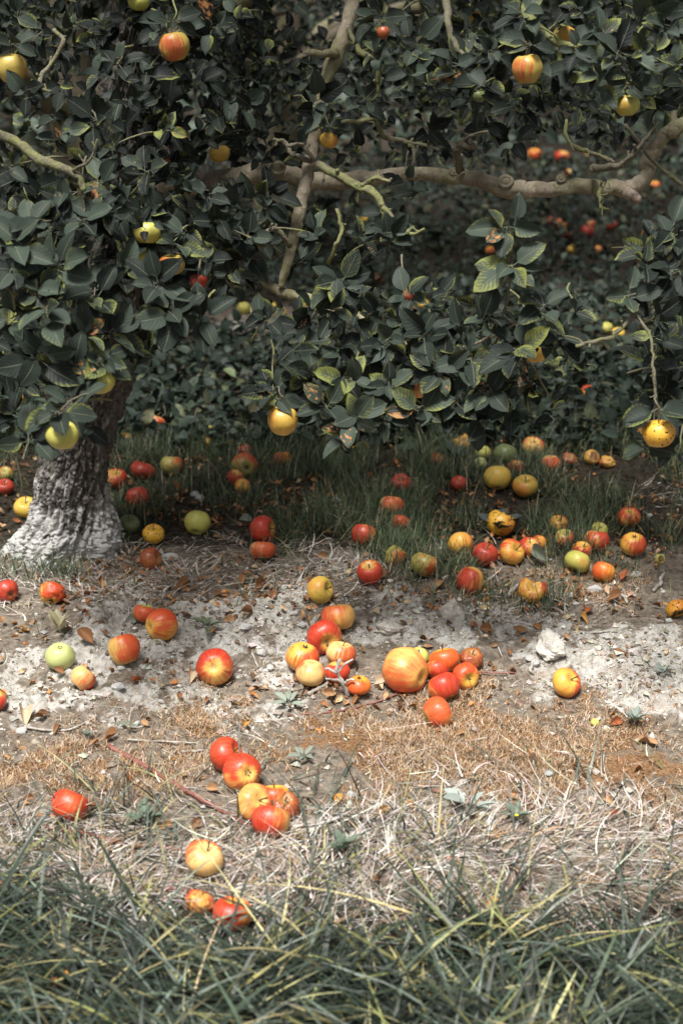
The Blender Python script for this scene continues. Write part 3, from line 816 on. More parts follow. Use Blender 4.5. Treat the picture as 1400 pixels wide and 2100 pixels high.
# ------------------------------------------------------------------ the apple tree
def leaf_template(ns, nc, curl=.12, fold=.18, twist=0.0, petiole=.22, seed=0):
    """a leaf of length 1 along +y from the petiole's foot, normal +z; returns V, F(tris), UV"""
    u = np.linspace(0, 1, ns + 1); v = np.linspace(-1, 1, nc + 1)
    w = .33 * np.sin(math.pi * np.clip(u, 0, 1) ** .88) ** .66 * (1 - .16 * u) + .004
    w[0] = .012; w[-1] = .003
    Uu, Vv = np.meshgrid(u, v, indexing='ij')
    wob = (vnoise(Uu * 6 + seed, Vv * 2, seed=seed) - .5) * .16
    x = Vv * w[:, None] * (1 + wob * np.abs(Vv))
    y = petiole + Uu
    z = np.abs(Vv) ** 1.3 * w[:, None] * fold * 2 - curl * Uu ** 2 + (vnoise(Uu * 4, Vv * 2 + 9, seed=seed + 3) - .5) * .07 * np.abs(Vv)
    x = x + twist * Uu ** 2 * .2
    z = z + twist * Vv * w[:, None] * Uu
    V = np.stack([x, y, z], -1).reshape(-1, 3)
    UV = np.stack([Uu, (Vv + 1) / 2], -1).reshape(-1, 2)
    i = np.arange(ns)[:, None] * (nc + 1); j = np.arange(nc)[None]
    F = tri(np.stack([i + j, i + j + 1, i + nc + 2 + j, i + nc + 1 + j], -1).reshape(-1, 4))
    n = len(V)
    pv = np.array([(-.013, 0, .05), (.013, 0, .05), (-.013, petiole + .02, 0), (.013, petiole + .02, 0)])
    V = np.vstack([V, pv]); UV = np.vstack([UV, np.full((4, 2), .5)])
    F = np.vstack([F, [[n, n + 1, n + 3], [n, n + 3, n + 2]]])
    return V, F, UV
def frames(D, N):
    """matrices (n,3,3) with columns x, y=D, z~N"""
    D = D / np.linalg.norm(D, axis=1)[:, None]
    X = np.cross(D, N); X /= np.linalg.norm(X, axis=1)[:, None] + 1e-9
    Z = np.cross(X, D)
    return np.stack([X, D, Z], -1)
def scatter(templates, P, M, L, tint):
    """many leaves as one mesh"""
    Vs, Fs, Us, Ts, n = [], [], [], [], 0
    which = np.arange(len(P)) % len(templates)
    for k, (tv, tf, tu) in enumerate(templates):
        s = np.where(which == k)[0]
        if not len(s): continue
        V = np.einsum('nij,vj->nvi', M[s], tv) * L[s][:, None, None] + P[s][:, None]
        nv = len(tv)
        Vs.append(V.reshape(-1, 3)); Fs.append((tf[None] + (np.arange(len(s)) * nv)[:, None, None] + n).reshape(-1, 3))
        Us.append(np.tile(tu, (len(s), 1))); Ts.append(np.repeat(tint[s], nv, 0)); n += nv * len(s)
    return np.vstack(Vs), np.vstack(Fs), np.vstack(Us), np.vstack(Ts)
def rosette(P, axis, n, L, spread=(45, 95), lf=None):
    """leaf directions and normals round a spur tip"""
    axis = np.asarray(axis, float); axis /= np.linalg.norm(axis)
    a = np.cross(axis, [.3, .2, .93]); a /= np.linalg.norm(a); b = np.cross(axis, a)
    D, N, LL = [], [], []
    ph0 = rng.uniform(0, 6.28)
    for k in range(n):
        ph = ph0 + k * 2.39996 + rng.normal(0, .25)
        el = math.radians(rng.uniform(*spread)) * (0.75 + .35 * k / max(1, n - 1))
        rad = math.cos(ph) * a + math.sin(ph) * b
        d = axis * math.cos(el) + rad * math.sin(el) + rng.normal(0, .12, 3)
        d[2] -= .12
        nn = axis * math.sin(el) - rad * math.cos(el) + rng.normal(0, .22, 3)
        nn += np.array([0, -.15, .25])
        D.append(d); N.append(nn); LL.append(L * rng.uniform(.45, 1.12))
    return np.array(D), np.array(N), np.array(LL)

TB = on_ground(128, 1128)                    # foot of the trunk
YB = TB[1]
tree = empty('apple_tree', TB)
tag(tree, 'old leaning apple tree with pale flaking trunk and low hanging leafy boughs', 'apple tree', 'apple trees')
def part(name, V, F, mat, parent=None, uv=None, tint=None, smooth=True, extra=None):
    parent = parent or tree
    at_ = {}
    if tint is not None: at_['tint'] = tint
    if extra: at_.update(extra)
    me = np_mesh(name, np.asarray(V) - np.array(parent.location), F, smooth, uv, at_)
    return put(name, me, mat, (0, 0, 0), parent)

# trunk: flaking plates, swollen foot
def trunk():
    cp = [(126, 1152, 114), (129, 1122, 111), (137, 1094, 103), (146, 1062, 84), (150, 1020, 73), (152, 980, 68), (160, 920, 64), (178, 850, 62), (202, 780, 58), (220, 680, 57), (230, 560, 56), (238, 440, 54),
          (250, 300, 52), (266, 150, 50), (284, 0, 48), (310, -200, 46), (340, -420, 42), (380, -700, 34)]
    pts = [at_y(a, b_, YB + .02) for a, b_, _ in cp]
    t0 = (np.array(pts[2]) - C0) @ Fv
    pts[0] = pts[1] + np.array([-.004, 0, -.09])
    rr = [w * ((p - C0) @ Fv) / FPX for p, (_, _, w) in zip(pts, cp)]
    P, R = smooth_path(pts, rr, 20)
    n, sd = len(P), 190
    th = np.linspace(0, 2 * math.pi, sd, endpoint=False)
    Hh = np.concatenate([[0], np.cumsum(np.linalg.norm(np.diff(P, axis=0), axis=1))])
    TH, HH = np.meshgrid(th, Hh)
    u = TH / (2 * math.pi) * 14
    # wrap the cells round the trunk
    wx = np.mod(u, 14)
    warp = (fbm(np.cos(TH) * 3, np.sin(TH) * 3, HH * 9, seed=5) - .5)
    warp2 = fbm(np.cos(TH) * 9, np.sin(TH) * 9, HH * 30, seed=15) - .5
    f1, f2, cid = worley(wx * 1.5 + warp * 2.4 + warp2 * .5, HH * 10 + warp * 5 + warp2 * 1.6, 8)
    plate = sstep(.02, .16, f2 - f1)
    f1b, f2b, cid2 = worley(wx * 4.2 + warp2 * 1.6, HH * 34 + warp * 4 + warp2 * 2.2, 21)
    flake = sstep(.02, .14, f2b - f1b)
    low = sstep(.45, .1, HH)
    rg = 1 - np.abs(2 * fbm(np.cos(TH) * 5, np.sin(TH) * 5, HH * 4, seed=6) - 1)
    disp = .018 * plate * (.35 + cid) + .012 * flake * (.2 + cid2) + .012 * (rg - .6) + .02 * (fbm(np.cos(TH) * 1.6, np.sin(TH) * 1.6, HH * 3, seed=2) - .5) - .019
    plate = cid2
    lobes = 1 + low ** 2 * (.10 * np.cos(3 * TH + .7) + .07 * np.cos(5 * TH + 2)) + .22 * (fbm(np.cos(TH) * 1.5, np.sin(TH) * 1.5, HH * 5, seed=31, octv=3) - .5)
    rad = R[:, None] * lobes + disp
    V = P[:, None] + rad[..., None] * np.stack([np.cos(TH), np.sin(TH), 0 * TH], -1)
    pa = plate.ravel(); ex = np.stack([pa, pa, pa, np.ones_like(pa)], -1)
    i = np.arange(n - 1)[:, None] * sd; j = np.arange(sd)[None]; j2 = (j + 1) % sd
    F = np.stack([i + j, i + j2, i + sd + j2, i + sd + j], -1).reshape(-1, 4)
    part('trunk', V.reshape(-1, 3), F, M_TRUNK, extra={'plate': ex})
    return P, R
TP, TR = trunk()

SKEL = []        # points a new twig may grow from: (x, y, z, r)
def bough(name, pts, mat, sides=14, sub=6, wob=.004, bump=.16, seed=0, skel=True):
    """pts: (px, py, depth, width px)"""
    P = [at(a, b_, t) for a, b_, t, w in pts]; R = [w / 2 * t / FPX * (.72 if mat is M_LIMB else 1) for a, b_, t, w in pts]
    spurs = []
    if name == 'twig':
        sp_, sr_ = smooth_path(P, R, 6); rs = np.random.default_rng(seed)
        for q in range(4, len(sp_) - 1, 3):
            dv = rs.normal(size=3); dv /= np.linalg.norm(dv); ln = rs.uniform(.008, .022)
            spurs.append(tube([sp_[q], sp_[q] + dv * ln * .6, sp_[q] + dv * ln + np.array([0, 0, .003])], [sr_[q] * .7, sr_[q] * .5, sr_[q] * .65], 6, 3, 0, .4, q))
    V, F = tube(P, R, sides, sub, wob, bump, seed, fine=.12 if mat is M_LIMB else 0)
    if spurs: V, F = join([(V, F)] + spurs)
    o = part(name, V, tri(F), mat)
    if skel:
        sp, sr = smooth_path(P, R, 4)
        SKEL.extend([(*p, r) for p, r in zip(sp, sr)])
    return o
for p, r in zip(TP[60:], TR[60:]): SKEL.append((*p, r))
bough('limb', [(235, 440, 4.12, 60), (330, 392, 4.1, 62), (430, 372, 4.0, 60), (510, 360, 3.9, 62), (565, 358, 3.86, 58), (640, 372, 3.82, 50), (740, 368, 3.78, 44), (840, 356, 3.74, 36), (915, 360, 3.72, 38),
               (985, 374, 3.7, 46), (1060, 388, 3.68, 48), (1150, 384, 3.66, 40), (1230, 382, 3.65, 42), (1290, 388, 3.64, 46), (1322, 360, 3.63, 42), (1342, 305, 3.62, 38), (1375, 268, 3.6, 42), (1430, 245, 3.6, 42), (1560, 225, 3.6, 40)],
      M_LIMB, 30, 16, .008, .07, 3)
bough('branch_stub', [(1282, 392, 3.63, 26), (1300, 404, 3.62, 22), (1310, 411, 3.61, 15)], M_STUB, 10, 4, 0, .3, 4, False)
# old pruning scars on the limb
for k, (a, b_, t, w) in enumerate(((1036, 372, 3.66, 26), (930, 352, 3.70, 16), (570, 345, 3.80, 26), (1150, 366, 3.64, 16), (1218, 345, 3.60, 16))):
    c = at(a, b_, t); rr = w / 2 * t / FPX
    an = np.linspace(0, 2 * math.pi, 13)
    V, F = tube([c + Rv * math.cos(x) * rr + Uv * math.sin(x) * rr * .8 for x in an], [rr * .32] * 13, 6, 2, 0, .3, k, False)
    V2, F2 = tube([c + Fv * .02, c - Fv * .002], [rr * .85, rr * .8], 10, 1)
    V, F = join([(V, F), (V2, F2)])
    part('branch_scar', V, tri(F), M_LIMB)
bough('branch', [(820, -300, 3.75, 46), (765, -140, 3.66, 42), (730, -40, 3.6, 40), (716, 40, 3.58, 42), (692, 108, 3.56, 46), (668, 160, 3.55, 36), (650, 230, 3.55, 32), (640, 300, 3.55, 36), (626, 380, 3.55, 36), (608, 460, 3.56, 34), (592, 530, 3.58, 28), (576, 588, 3.6, 20)],
      M_LIMB, 24, 14, .002, .10, 6)
bough('branch', [(690, 108, 3.54, 26), (660, 112, 3.5, 20), (638, 106, 3.48, 16)], M_LIMB, 10, 4, .002, .35, 7)
bough('branch', [(528, 556, 3.66, 22), (556, 588, 3.63, 28), (600, 606, 3.6, 28), (652, 616, 3.55, 26), (720, 640, 3.5, 16), (800, 690, 3.4, 11), (900, 720, 3.3, 8), (1000, 690, 3.22, 7), (1036, 620, 3.18, 7), (1045, 540, 3.14, 6), (1046, 470, 3.12, 4)], M_LIMB, 12, 6, .003, .2, 8)
bough('branch', [(-120, 235, 2.98, 18), (-30, 265, 2.98, 18), (40, 295, 2.98, 20), (80, 326, 2.98, 20), (130, 345, 2.98, 17), (163, 366, 2.98, 16), (172, 392, 2.98, 11)], M_TWIG, 10, 5, .003, .25, 9)
bough('branch', [(820, -260, 3.6, 30), (900, -120, 3.4, 22), (914, 0, 3.32, 17), (920, 50, 3.3, 15), (930, 90, 3.3, 14), (952, 116, 3.3, 10)], M_TWIG, 8, 5, .003, .2, 10)
TW = [[(1160, 245, 3.5, 7), (1165, 290, 3.5, 9), (1200, 310, 3.5, 9), (1240, 325, 3.5, 9), (1256, 330, 3.5, 8)],
      [(1216, 346, 3.58, 18), (1270, 338, 3.55, 16), (1300, 312, 3.52, 12), (1330, 275, 3.5, 8), (1350, 250, 3.5, 6)],
      [(1480, 380, 3.2, 14), (1400, 500, 3.12, 11), (1340, 562, 3.1, 10), (1300, 640, 3.08, 10), (1262, 684, 3.06, 10), (1215, 702, 3.06, 9), (1180, 710, 3.06, 8)],
      [(1300, 640, 3.08, 7), (1335, 700, 3.06, 6), (1338, 760, 3.05, 6), (1346, 835, 3.05, 6)],
      [(648, 335, 3.5, 16), (690, 358, 3.48, 18), (735, 384, 3.46, 20), (762, 392, 3.45, 18), (784, 425, 3.44, 15), (806, 446, 3.43, 9)],
      [(735, 384, 3.46, 12), (770, 365, 3.44, 10), (800, 372, 3.42, 7)],
      [(640, 330, 3.52, 14), (600, 318, 3.5, 10), (584, 290, 3.5, 9), (560, 285, 3.5, 6)],
      [(645, 330, 3.5, 10), (618, 296, 3.48, 9), (590, 300, 3.46, 7)],
      [(700, 250, 3.5, 8), (730, 250, 3.5, 9), (770, 244, 3.5, 11), (786, 280, 3.5, 11), (830, 290, 3.5, 11), (850, 310, 3.5, 9), (846, 340, 3.5, 7)],
      [(830, 290, 3.5, 9), (870, 298, 3.5, 8), (900, 306, 3.5, 6)],
      [(690, 428, 3.46, 7), (700, 470, 3.46, 9), (690, 500, 3.46, 9), (672, 540, 3.5, 9)],
      [(595, 505, 3.52, 12), (565, 470, 3.48, 11), (545, 480, 3.46, 10), (538, 510, 3.45, 7)],
      [(942, 350, 3.68, 18), (938, 320, 3.62, 14), (945, 300, 3.58, 20), (975, 300, 3.56, 18)],
      [(945, 300, 3.58, 12), (960, 280, 3.55, 8), (1000, 270, 3.5, 7)],
      [(1240, 370, 3.6, 8), (1228, 395, 3.55, 9), (1232, 425, 3.52, 8), (1250, 430, 3.5, 5)],
      [(150, 350, 2.97, 6), (185, 325, 2.95, 7), (200, 285, 2.93, 4)],
      [(715, 60, 3.55, 12), (735, 100, 3.45, 11), (770, 130, 3.4, 11), (775, 190, 3.4, 9)],
      [(1120, -60, 3.4, 30), (1080, 20, 3.3, 24), (1115, 70, 3.26, 20), (1160, 92, 3.24, 16), (1230, 96, 3.22, 10)],
      [(110, 60, 3.1, 8), (130, 90, 3.1, 9), (90, 150, 3.1, 10), (80, 175, 3.08, 9), (104, 188, 3.06, 8)],
      [(820, 450, 3.42, 10), (840, 480, 3.38, 9), (870, 470, 3.36, 7)],
      [(1280, 255, 3.55, 7), (1340, 330, 3.6, 8), (1400, 380, 3.6, 9)]]
for k, pts in enumerate(TW):
    bough('twig', [(a_, b_, t_, w_ * .82) for a_, b_, t_, w_ in pts], M_TWIG, 8, 6, .003, .55, 20 + k)
SK = np.array(SKEL)

# foliage clusters seen in the photo: (px, py, depth, leaf px, n, yellowing, lightness)
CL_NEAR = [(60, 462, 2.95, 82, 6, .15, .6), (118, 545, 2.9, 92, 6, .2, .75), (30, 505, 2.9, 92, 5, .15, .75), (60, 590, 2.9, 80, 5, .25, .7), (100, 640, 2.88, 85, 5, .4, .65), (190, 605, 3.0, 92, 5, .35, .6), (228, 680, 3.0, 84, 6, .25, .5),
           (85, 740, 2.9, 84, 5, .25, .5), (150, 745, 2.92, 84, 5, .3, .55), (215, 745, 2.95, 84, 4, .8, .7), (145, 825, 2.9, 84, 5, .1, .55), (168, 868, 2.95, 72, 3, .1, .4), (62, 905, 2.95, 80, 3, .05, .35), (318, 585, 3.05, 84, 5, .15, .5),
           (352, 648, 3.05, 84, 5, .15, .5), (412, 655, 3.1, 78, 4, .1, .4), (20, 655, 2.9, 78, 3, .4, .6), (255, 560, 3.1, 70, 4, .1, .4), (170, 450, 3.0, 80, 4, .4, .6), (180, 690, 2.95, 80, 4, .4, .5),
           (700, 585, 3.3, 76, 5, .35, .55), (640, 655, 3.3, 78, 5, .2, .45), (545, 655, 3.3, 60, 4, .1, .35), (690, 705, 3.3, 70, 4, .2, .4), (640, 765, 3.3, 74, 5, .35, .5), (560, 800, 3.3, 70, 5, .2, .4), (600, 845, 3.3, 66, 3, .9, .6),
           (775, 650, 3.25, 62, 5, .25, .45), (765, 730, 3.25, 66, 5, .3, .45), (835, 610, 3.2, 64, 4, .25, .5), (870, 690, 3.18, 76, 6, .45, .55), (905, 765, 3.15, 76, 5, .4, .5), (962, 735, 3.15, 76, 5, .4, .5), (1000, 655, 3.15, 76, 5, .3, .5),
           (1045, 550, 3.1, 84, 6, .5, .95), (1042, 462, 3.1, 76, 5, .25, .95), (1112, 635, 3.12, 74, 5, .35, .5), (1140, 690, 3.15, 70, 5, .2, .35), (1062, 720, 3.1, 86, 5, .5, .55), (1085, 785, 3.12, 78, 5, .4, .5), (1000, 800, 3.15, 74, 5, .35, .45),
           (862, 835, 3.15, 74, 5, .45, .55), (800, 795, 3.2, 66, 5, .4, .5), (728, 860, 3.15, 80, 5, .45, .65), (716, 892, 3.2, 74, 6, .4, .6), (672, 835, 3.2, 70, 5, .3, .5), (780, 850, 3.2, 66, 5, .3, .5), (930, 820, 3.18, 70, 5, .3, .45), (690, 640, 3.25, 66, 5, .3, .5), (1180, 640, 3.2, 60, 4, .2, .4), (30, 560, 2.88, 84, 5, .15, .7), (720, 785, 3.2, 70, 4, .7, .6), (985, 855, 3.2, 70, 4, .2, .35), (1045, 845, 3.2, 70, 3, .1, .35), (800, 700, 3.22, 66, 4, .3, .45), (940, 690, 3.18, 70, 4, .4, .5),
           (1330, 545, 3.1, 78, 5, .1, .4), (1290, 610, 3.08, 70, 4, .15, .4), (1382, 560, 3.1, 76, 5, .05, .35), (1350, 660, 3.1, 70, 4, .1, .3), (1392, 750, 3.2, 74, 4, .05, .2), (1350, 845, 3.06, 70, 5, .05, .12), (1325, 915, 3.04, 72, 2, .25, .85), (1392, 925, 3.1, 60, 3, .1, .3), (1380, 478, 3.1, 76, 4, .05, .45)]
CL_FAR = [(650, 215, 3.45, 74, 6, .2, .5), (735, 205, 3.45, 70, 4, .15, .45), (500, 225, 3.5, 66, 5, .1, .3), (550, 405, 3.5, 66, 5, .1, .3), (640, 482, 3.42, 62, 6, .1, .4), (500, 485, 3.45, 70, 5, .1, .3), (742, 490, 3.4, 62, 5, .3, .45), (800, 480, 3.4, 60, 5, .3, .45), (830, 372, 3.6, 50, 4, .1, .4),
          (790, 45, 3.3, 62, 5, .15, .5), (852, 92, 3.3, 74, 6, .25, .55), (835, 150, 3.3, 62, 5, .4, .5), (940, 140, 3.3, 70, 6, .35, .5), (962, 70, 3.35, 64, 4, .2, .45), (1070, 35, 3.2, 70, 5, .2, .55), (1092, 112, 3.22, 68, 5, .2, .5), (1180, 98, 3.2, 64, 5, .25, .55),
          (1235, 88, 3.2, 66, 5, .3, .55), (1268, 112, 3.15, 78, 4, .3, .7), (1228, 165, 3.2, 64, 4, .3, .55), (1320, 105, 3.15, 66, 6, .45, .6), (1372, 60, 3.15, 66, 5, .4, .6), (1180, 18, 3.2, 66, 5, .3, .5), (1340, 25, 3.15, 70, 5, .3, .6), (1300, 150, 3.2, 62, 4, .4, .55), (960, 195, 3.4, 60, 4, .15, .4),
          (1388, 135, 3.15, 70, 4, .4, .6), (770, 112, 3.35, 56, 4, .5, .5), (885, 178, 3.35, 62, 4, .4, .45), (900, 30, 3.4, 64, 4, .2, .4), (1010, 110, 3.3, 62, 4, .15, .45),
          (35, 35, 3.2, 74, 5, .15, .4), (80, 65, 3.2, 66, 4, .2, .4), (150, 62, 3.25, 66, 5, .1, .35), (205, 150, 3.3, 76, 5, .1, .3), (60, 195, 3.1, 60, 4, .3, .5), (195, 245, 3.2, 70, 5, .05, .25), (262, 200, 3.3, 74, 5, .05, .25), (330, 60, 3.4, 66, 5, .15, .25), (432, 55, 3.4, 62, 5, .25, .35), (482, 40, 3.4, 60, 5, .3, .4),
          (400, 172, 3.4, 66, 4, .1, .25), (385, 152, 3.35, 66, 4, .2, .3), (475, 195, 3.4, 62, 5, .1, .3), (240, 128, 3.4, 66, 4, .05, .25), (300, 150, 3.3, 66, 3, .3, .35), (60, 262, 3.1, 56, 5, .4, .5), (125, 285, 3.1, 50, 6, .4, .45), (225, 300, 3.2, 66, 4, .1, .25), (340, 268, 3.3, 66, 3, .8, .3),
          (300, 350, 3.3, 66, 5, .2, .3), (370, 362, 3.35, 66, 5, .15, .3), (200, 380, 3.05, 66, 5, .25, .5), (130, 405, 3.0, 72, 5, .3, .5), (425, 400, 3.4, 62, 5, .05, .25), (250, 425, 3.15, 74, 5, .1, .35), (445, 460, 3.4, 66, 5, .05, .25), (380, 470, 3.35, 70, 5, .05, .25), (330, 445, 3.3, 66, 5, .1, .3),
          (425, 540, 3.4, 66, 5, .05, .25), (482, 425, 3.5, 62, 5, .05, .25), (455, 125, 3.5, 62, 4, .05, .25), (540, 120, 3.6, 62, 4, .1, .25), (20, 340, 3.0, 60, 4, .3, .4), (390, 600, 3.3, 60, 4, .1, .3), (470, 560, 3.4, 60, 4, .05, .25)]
def toward(px, py):
    return np.array([rng.normal(0, .35), -.75 + rng.normal(0, .25), .55 + rng.normal(0, .25)])
near_leaves, far_P, far_D, far_N, far_L, far_T, TWIGS = [], [], [], [], [], [], []
def grow_twig(P, w=.0022, maxlen=.2):
    """a thin shoot from the nearest bough point to a spur tip"""
    d = np.linalg.norm(SK[:, :3] - P, axis=1) + np.maximum(0, P[2] - SK[:, 2]) * .5 + rng.uniform(0, .06, len(SK))
    near_ = np.where(d < d.min() + .10)[0]; k = int(near_[rng.integers(len(near_))]); Q = SK[k, :3]; v = Q - P; L = np.linalg.norm(v)
    if L > .13:
        Q = P + np.array([rng.normal(0, .45), .85, rng.normal(-.1, .45)]) * min(maxlen, .13); L = .13
    of = .5 * min(L, maxlen); m1 = P * .7 + Q * .3 + np.array([rng.normal(0, .09), .1, .05]) * of; m2 = P * .3 + Q * .7 + np.array([rng.normal(0, .09), .06, .09]) * of
    TWIGS.append(tube([P, m1, m2, Q], [w * .7, w, w * 1.3, w * 1.7], 5, 3, .0015, .35, int(P[0] * 999) % 97))
for near, lst in ((True, CL_NEAR), (False, CL_FAR)):
    for px, py, t, lp, n, ye, li in lst:
        P = at(px, py, t); L = lp * t / FPX * .84
        D, N, LL = rosette(P, toward(px, py), n + 2, L)
        if near: LL = LL * .6 + L * .42
        P0 = P - (D.mean(0)) * L * .25
        if near or rng.uniform() < .5: grow_twig(P0, .0018, .15)
        for k in range(len(D)):
            y_ = float(np.clip(ye * (1.15 if rng.uniform() < .45 else .25) + rng.normal(0, .15), 0, 1)); br = float(max(0, rng.normal(-.15, .3))) if ye > .15 else 0
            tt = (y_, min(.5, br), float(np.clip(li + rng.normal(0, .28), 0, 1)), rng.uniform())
            q = P0 + rng.normal(0, .006, 3)
            if near: near_leaves.append((q, D[k], N[k], LL[k], tt))
            else: far_P.append(q); far_D.append(D[k]); far_N.append(N[k]); far_L.append(LL[k]); far_T.append(tt)
# single leaves: the nearest ones are parts of their own
VAR = []
for k in range(28):
    V, F, UV = leaf_template(6, 4, rng.uniform(-.02, .28), rng.uniform(.05, .38), rng.uniform(-.6, .6), rng.uniform(.14, .26), k)
    VAR.append((V, F, UV))
ytab = [.0, .1, .2, .3, .45, .65, .9]
VMESH = {}
def leaf_var(tt):
    yk = int(np.argmin([abs(y - tt[0]) for y in ytab])); lk = int(min(3, tt[2] * 4)); bk = 1 if tt[1] > .28 else 0
    key = (yk, lk, bk, int(tt[3] * 4))
    if key not in VMESH:
        V, F, UV = VAR[(len(VMESH) * 5) % len(VAR)]
        tn = np.tile([ytab[yk], .42 * bk, (lk + .5) / 4, rng.uniform()], (len(V), 1))
        me = np_mesh('apple_leaf', V, F, True, UV, {'tint': tn}); me.materials.append(M_LEAF)
        VMESH[key] = me
    return VMESH[key]
near_leaves.sort(key=lambda e: -e[3] / np.linalg.norm(e[0] - C0))
base_inv = Matrix.Translation(-Vector(TB))
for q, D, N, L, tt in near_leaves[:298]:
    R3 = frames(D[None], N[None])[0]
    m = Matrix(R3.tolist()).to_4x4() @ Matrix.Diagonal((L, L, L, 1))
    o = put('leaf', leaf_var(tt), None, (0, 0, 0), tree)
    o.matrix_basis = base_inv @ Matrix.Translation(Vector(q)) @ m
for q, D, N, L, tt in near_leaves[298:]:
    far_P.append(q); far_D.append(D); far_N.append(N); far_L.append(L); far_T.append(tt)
# the rest of the foliage: spur clusters filling the crown in view and above it
def fill(n, box, depth, lp, li, ye=.12, keep=None):  # low li paints the canopy's inner shade into the leaf colour
    k = 0; tries = 0
    while k < n and tries < n * 20:
        tries += 1
        px, py = rng.uniform(box[0], box[2]), rng.uniform(box[1], box[3])
        if keep is not None and rng.uniform() > keep(px, py): continue
        t = rng.uniform(*depth)
        if 550 < px < 775 and py < 600: t = max(t, rng.uniform(3.72, 4.5))
        if px > 800 and 318 < py < 435: t = max(t, rng.uniform(3.85, 4.6))
        P = at(px, py, t)
        D, N, LL = rosette(P, toward(px, py), int(rng.integers(4, 8)), rng.uniform(*lp))
        if rng.uniform() < .12: grow_twig(P, .0014, .12)
        for j in range(len(D)):
            far_P.append(P + rng.normal(0, .012, 3)); far_D.append(D[j]); far_N.append(N[j]); far_L.append(LL[j])
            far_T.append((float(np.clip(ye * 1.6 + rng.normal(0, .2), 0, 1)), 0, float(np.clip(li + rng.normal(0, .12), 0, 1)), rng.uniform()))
        k += 1
open_gap = lambda px, py: 0.12 if (1000 < px < 1290 and 250 < py < 340) or (560 < px < 640 and py < 90) else 1.0
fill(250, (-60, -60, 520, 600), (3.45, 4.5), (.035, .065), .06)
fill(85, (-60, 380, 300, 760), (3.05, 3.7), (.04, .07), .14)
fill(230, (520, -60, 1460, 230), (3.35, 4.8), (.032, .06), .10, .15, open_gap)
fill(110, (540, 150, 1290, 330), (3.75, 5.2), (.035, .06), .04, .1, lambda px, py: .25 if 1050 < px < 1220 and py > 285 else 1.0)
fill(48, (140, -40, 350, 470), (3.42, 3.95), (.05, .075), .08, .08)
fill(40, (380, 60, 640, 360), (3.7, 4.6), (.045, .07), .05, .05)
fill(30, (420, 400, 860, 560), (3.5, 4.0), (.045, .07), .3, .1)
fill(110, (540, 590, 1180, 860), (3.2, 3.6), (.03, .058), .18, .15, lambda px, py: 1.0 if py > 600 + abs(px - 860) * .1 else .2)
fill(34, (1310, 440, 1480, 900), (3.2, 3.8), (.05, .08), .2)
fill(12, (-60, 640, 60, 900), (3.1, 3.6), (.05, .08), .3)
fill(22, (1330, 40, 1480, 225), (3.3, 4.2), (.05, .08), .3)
for k in range(1500):                                        # unseen crown above the picture, its extent shaped for the shade it casts
    P = np.array([rng.uniform(-3.2, 3.4), rng.uniform(2.95, 7.6), rng.uniform(1.55, 3.2)])
    if P[1] < 3.5 - .1 * P[2]: continue
    _, py = to_px(P)
    if py > -20: continue
    D, N, LL = rosette(P, np.array([rng.normal(0, .4), -.3 + rng.normal(0, .4), .9]), 6, rng.uniform(.07, .10))
    for j in range(len(D)):
        far_P.append(P + rng.normal(0, .03, 3)); far_D.append(D[j]); far_N.append(N[j]); far_L.append(LL[j]); far_T.append((.1, 0, .4, rng.uniform()))
for P, r in HANG_AT:                                         # leaves of the spur each apple hangs from
    Q = P + np.array([rng.normal(0, .01), .012, r * 1.45])
    for j in range(5):
        a_ = rng.uniform(0, 6.28); d_ = np.array([math.cos(a_) * .9, -.35 + .5 * math.sin(a_), -.12 + rng.normal(0, .25)])
        far_P.append(Q); far_D.append(d_); far_N.append(np.array([rng.normal(0, .3), -.7, .6])); far_L.append(rng.uniform(.045, .072))
        far_T.append((float(np.clip(rng.normal(.2, .2), 0, 1)), 0, float(np.clip(rng.normal(.4, .15), 0, 1)), rng.uniform()))
for P, r in HANG_AT:                                         # a twig for every hanging apple
    grow_twig(P + np.array([0, .004, r * 1.6]), .0016, .10)
TL = [leaf_template(4, 2, rng.uniform(0, .28), rng.uniform(.08, .38), rng.uniform(-.5, .5), .2, 60 + k) for k in range(8)]
fM = frames(np.array(far_D), np.array(far_N))
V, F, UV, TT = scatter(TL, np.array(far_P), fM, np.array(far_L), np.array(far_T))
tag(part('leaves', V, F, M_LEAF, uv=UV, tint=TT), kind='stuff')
V, F = join(TWIGS)
tag(part('twigs', V, tri(F), M_TWIG), kind='stuff')
# big limbs above the picture that carry the crown
for k, pts in enumerate(([TP[-20], (.1, 3.6, 2.3), (.9, 3.3, 2.35), (1.7, 3.2, 2.5)], [TP[-12], (-1.3, 3.5, 2.4), (-1.9, 3.1, 2.6)], [TP[-30], (-.3, 4.6, 2.2), (.4, 5.4, 2.6)], [TP[-14], (-.2, 3.3, 2.35), (.25, 3.45, 2.18), (.6, 3.5, 2.1)])):
    V, F = tube(pts, np.linspace(.07, .03, len(pts)), 10, 6, .02, .2, 70 + k)
    part('limb', V, tri(F), M_LIMB)

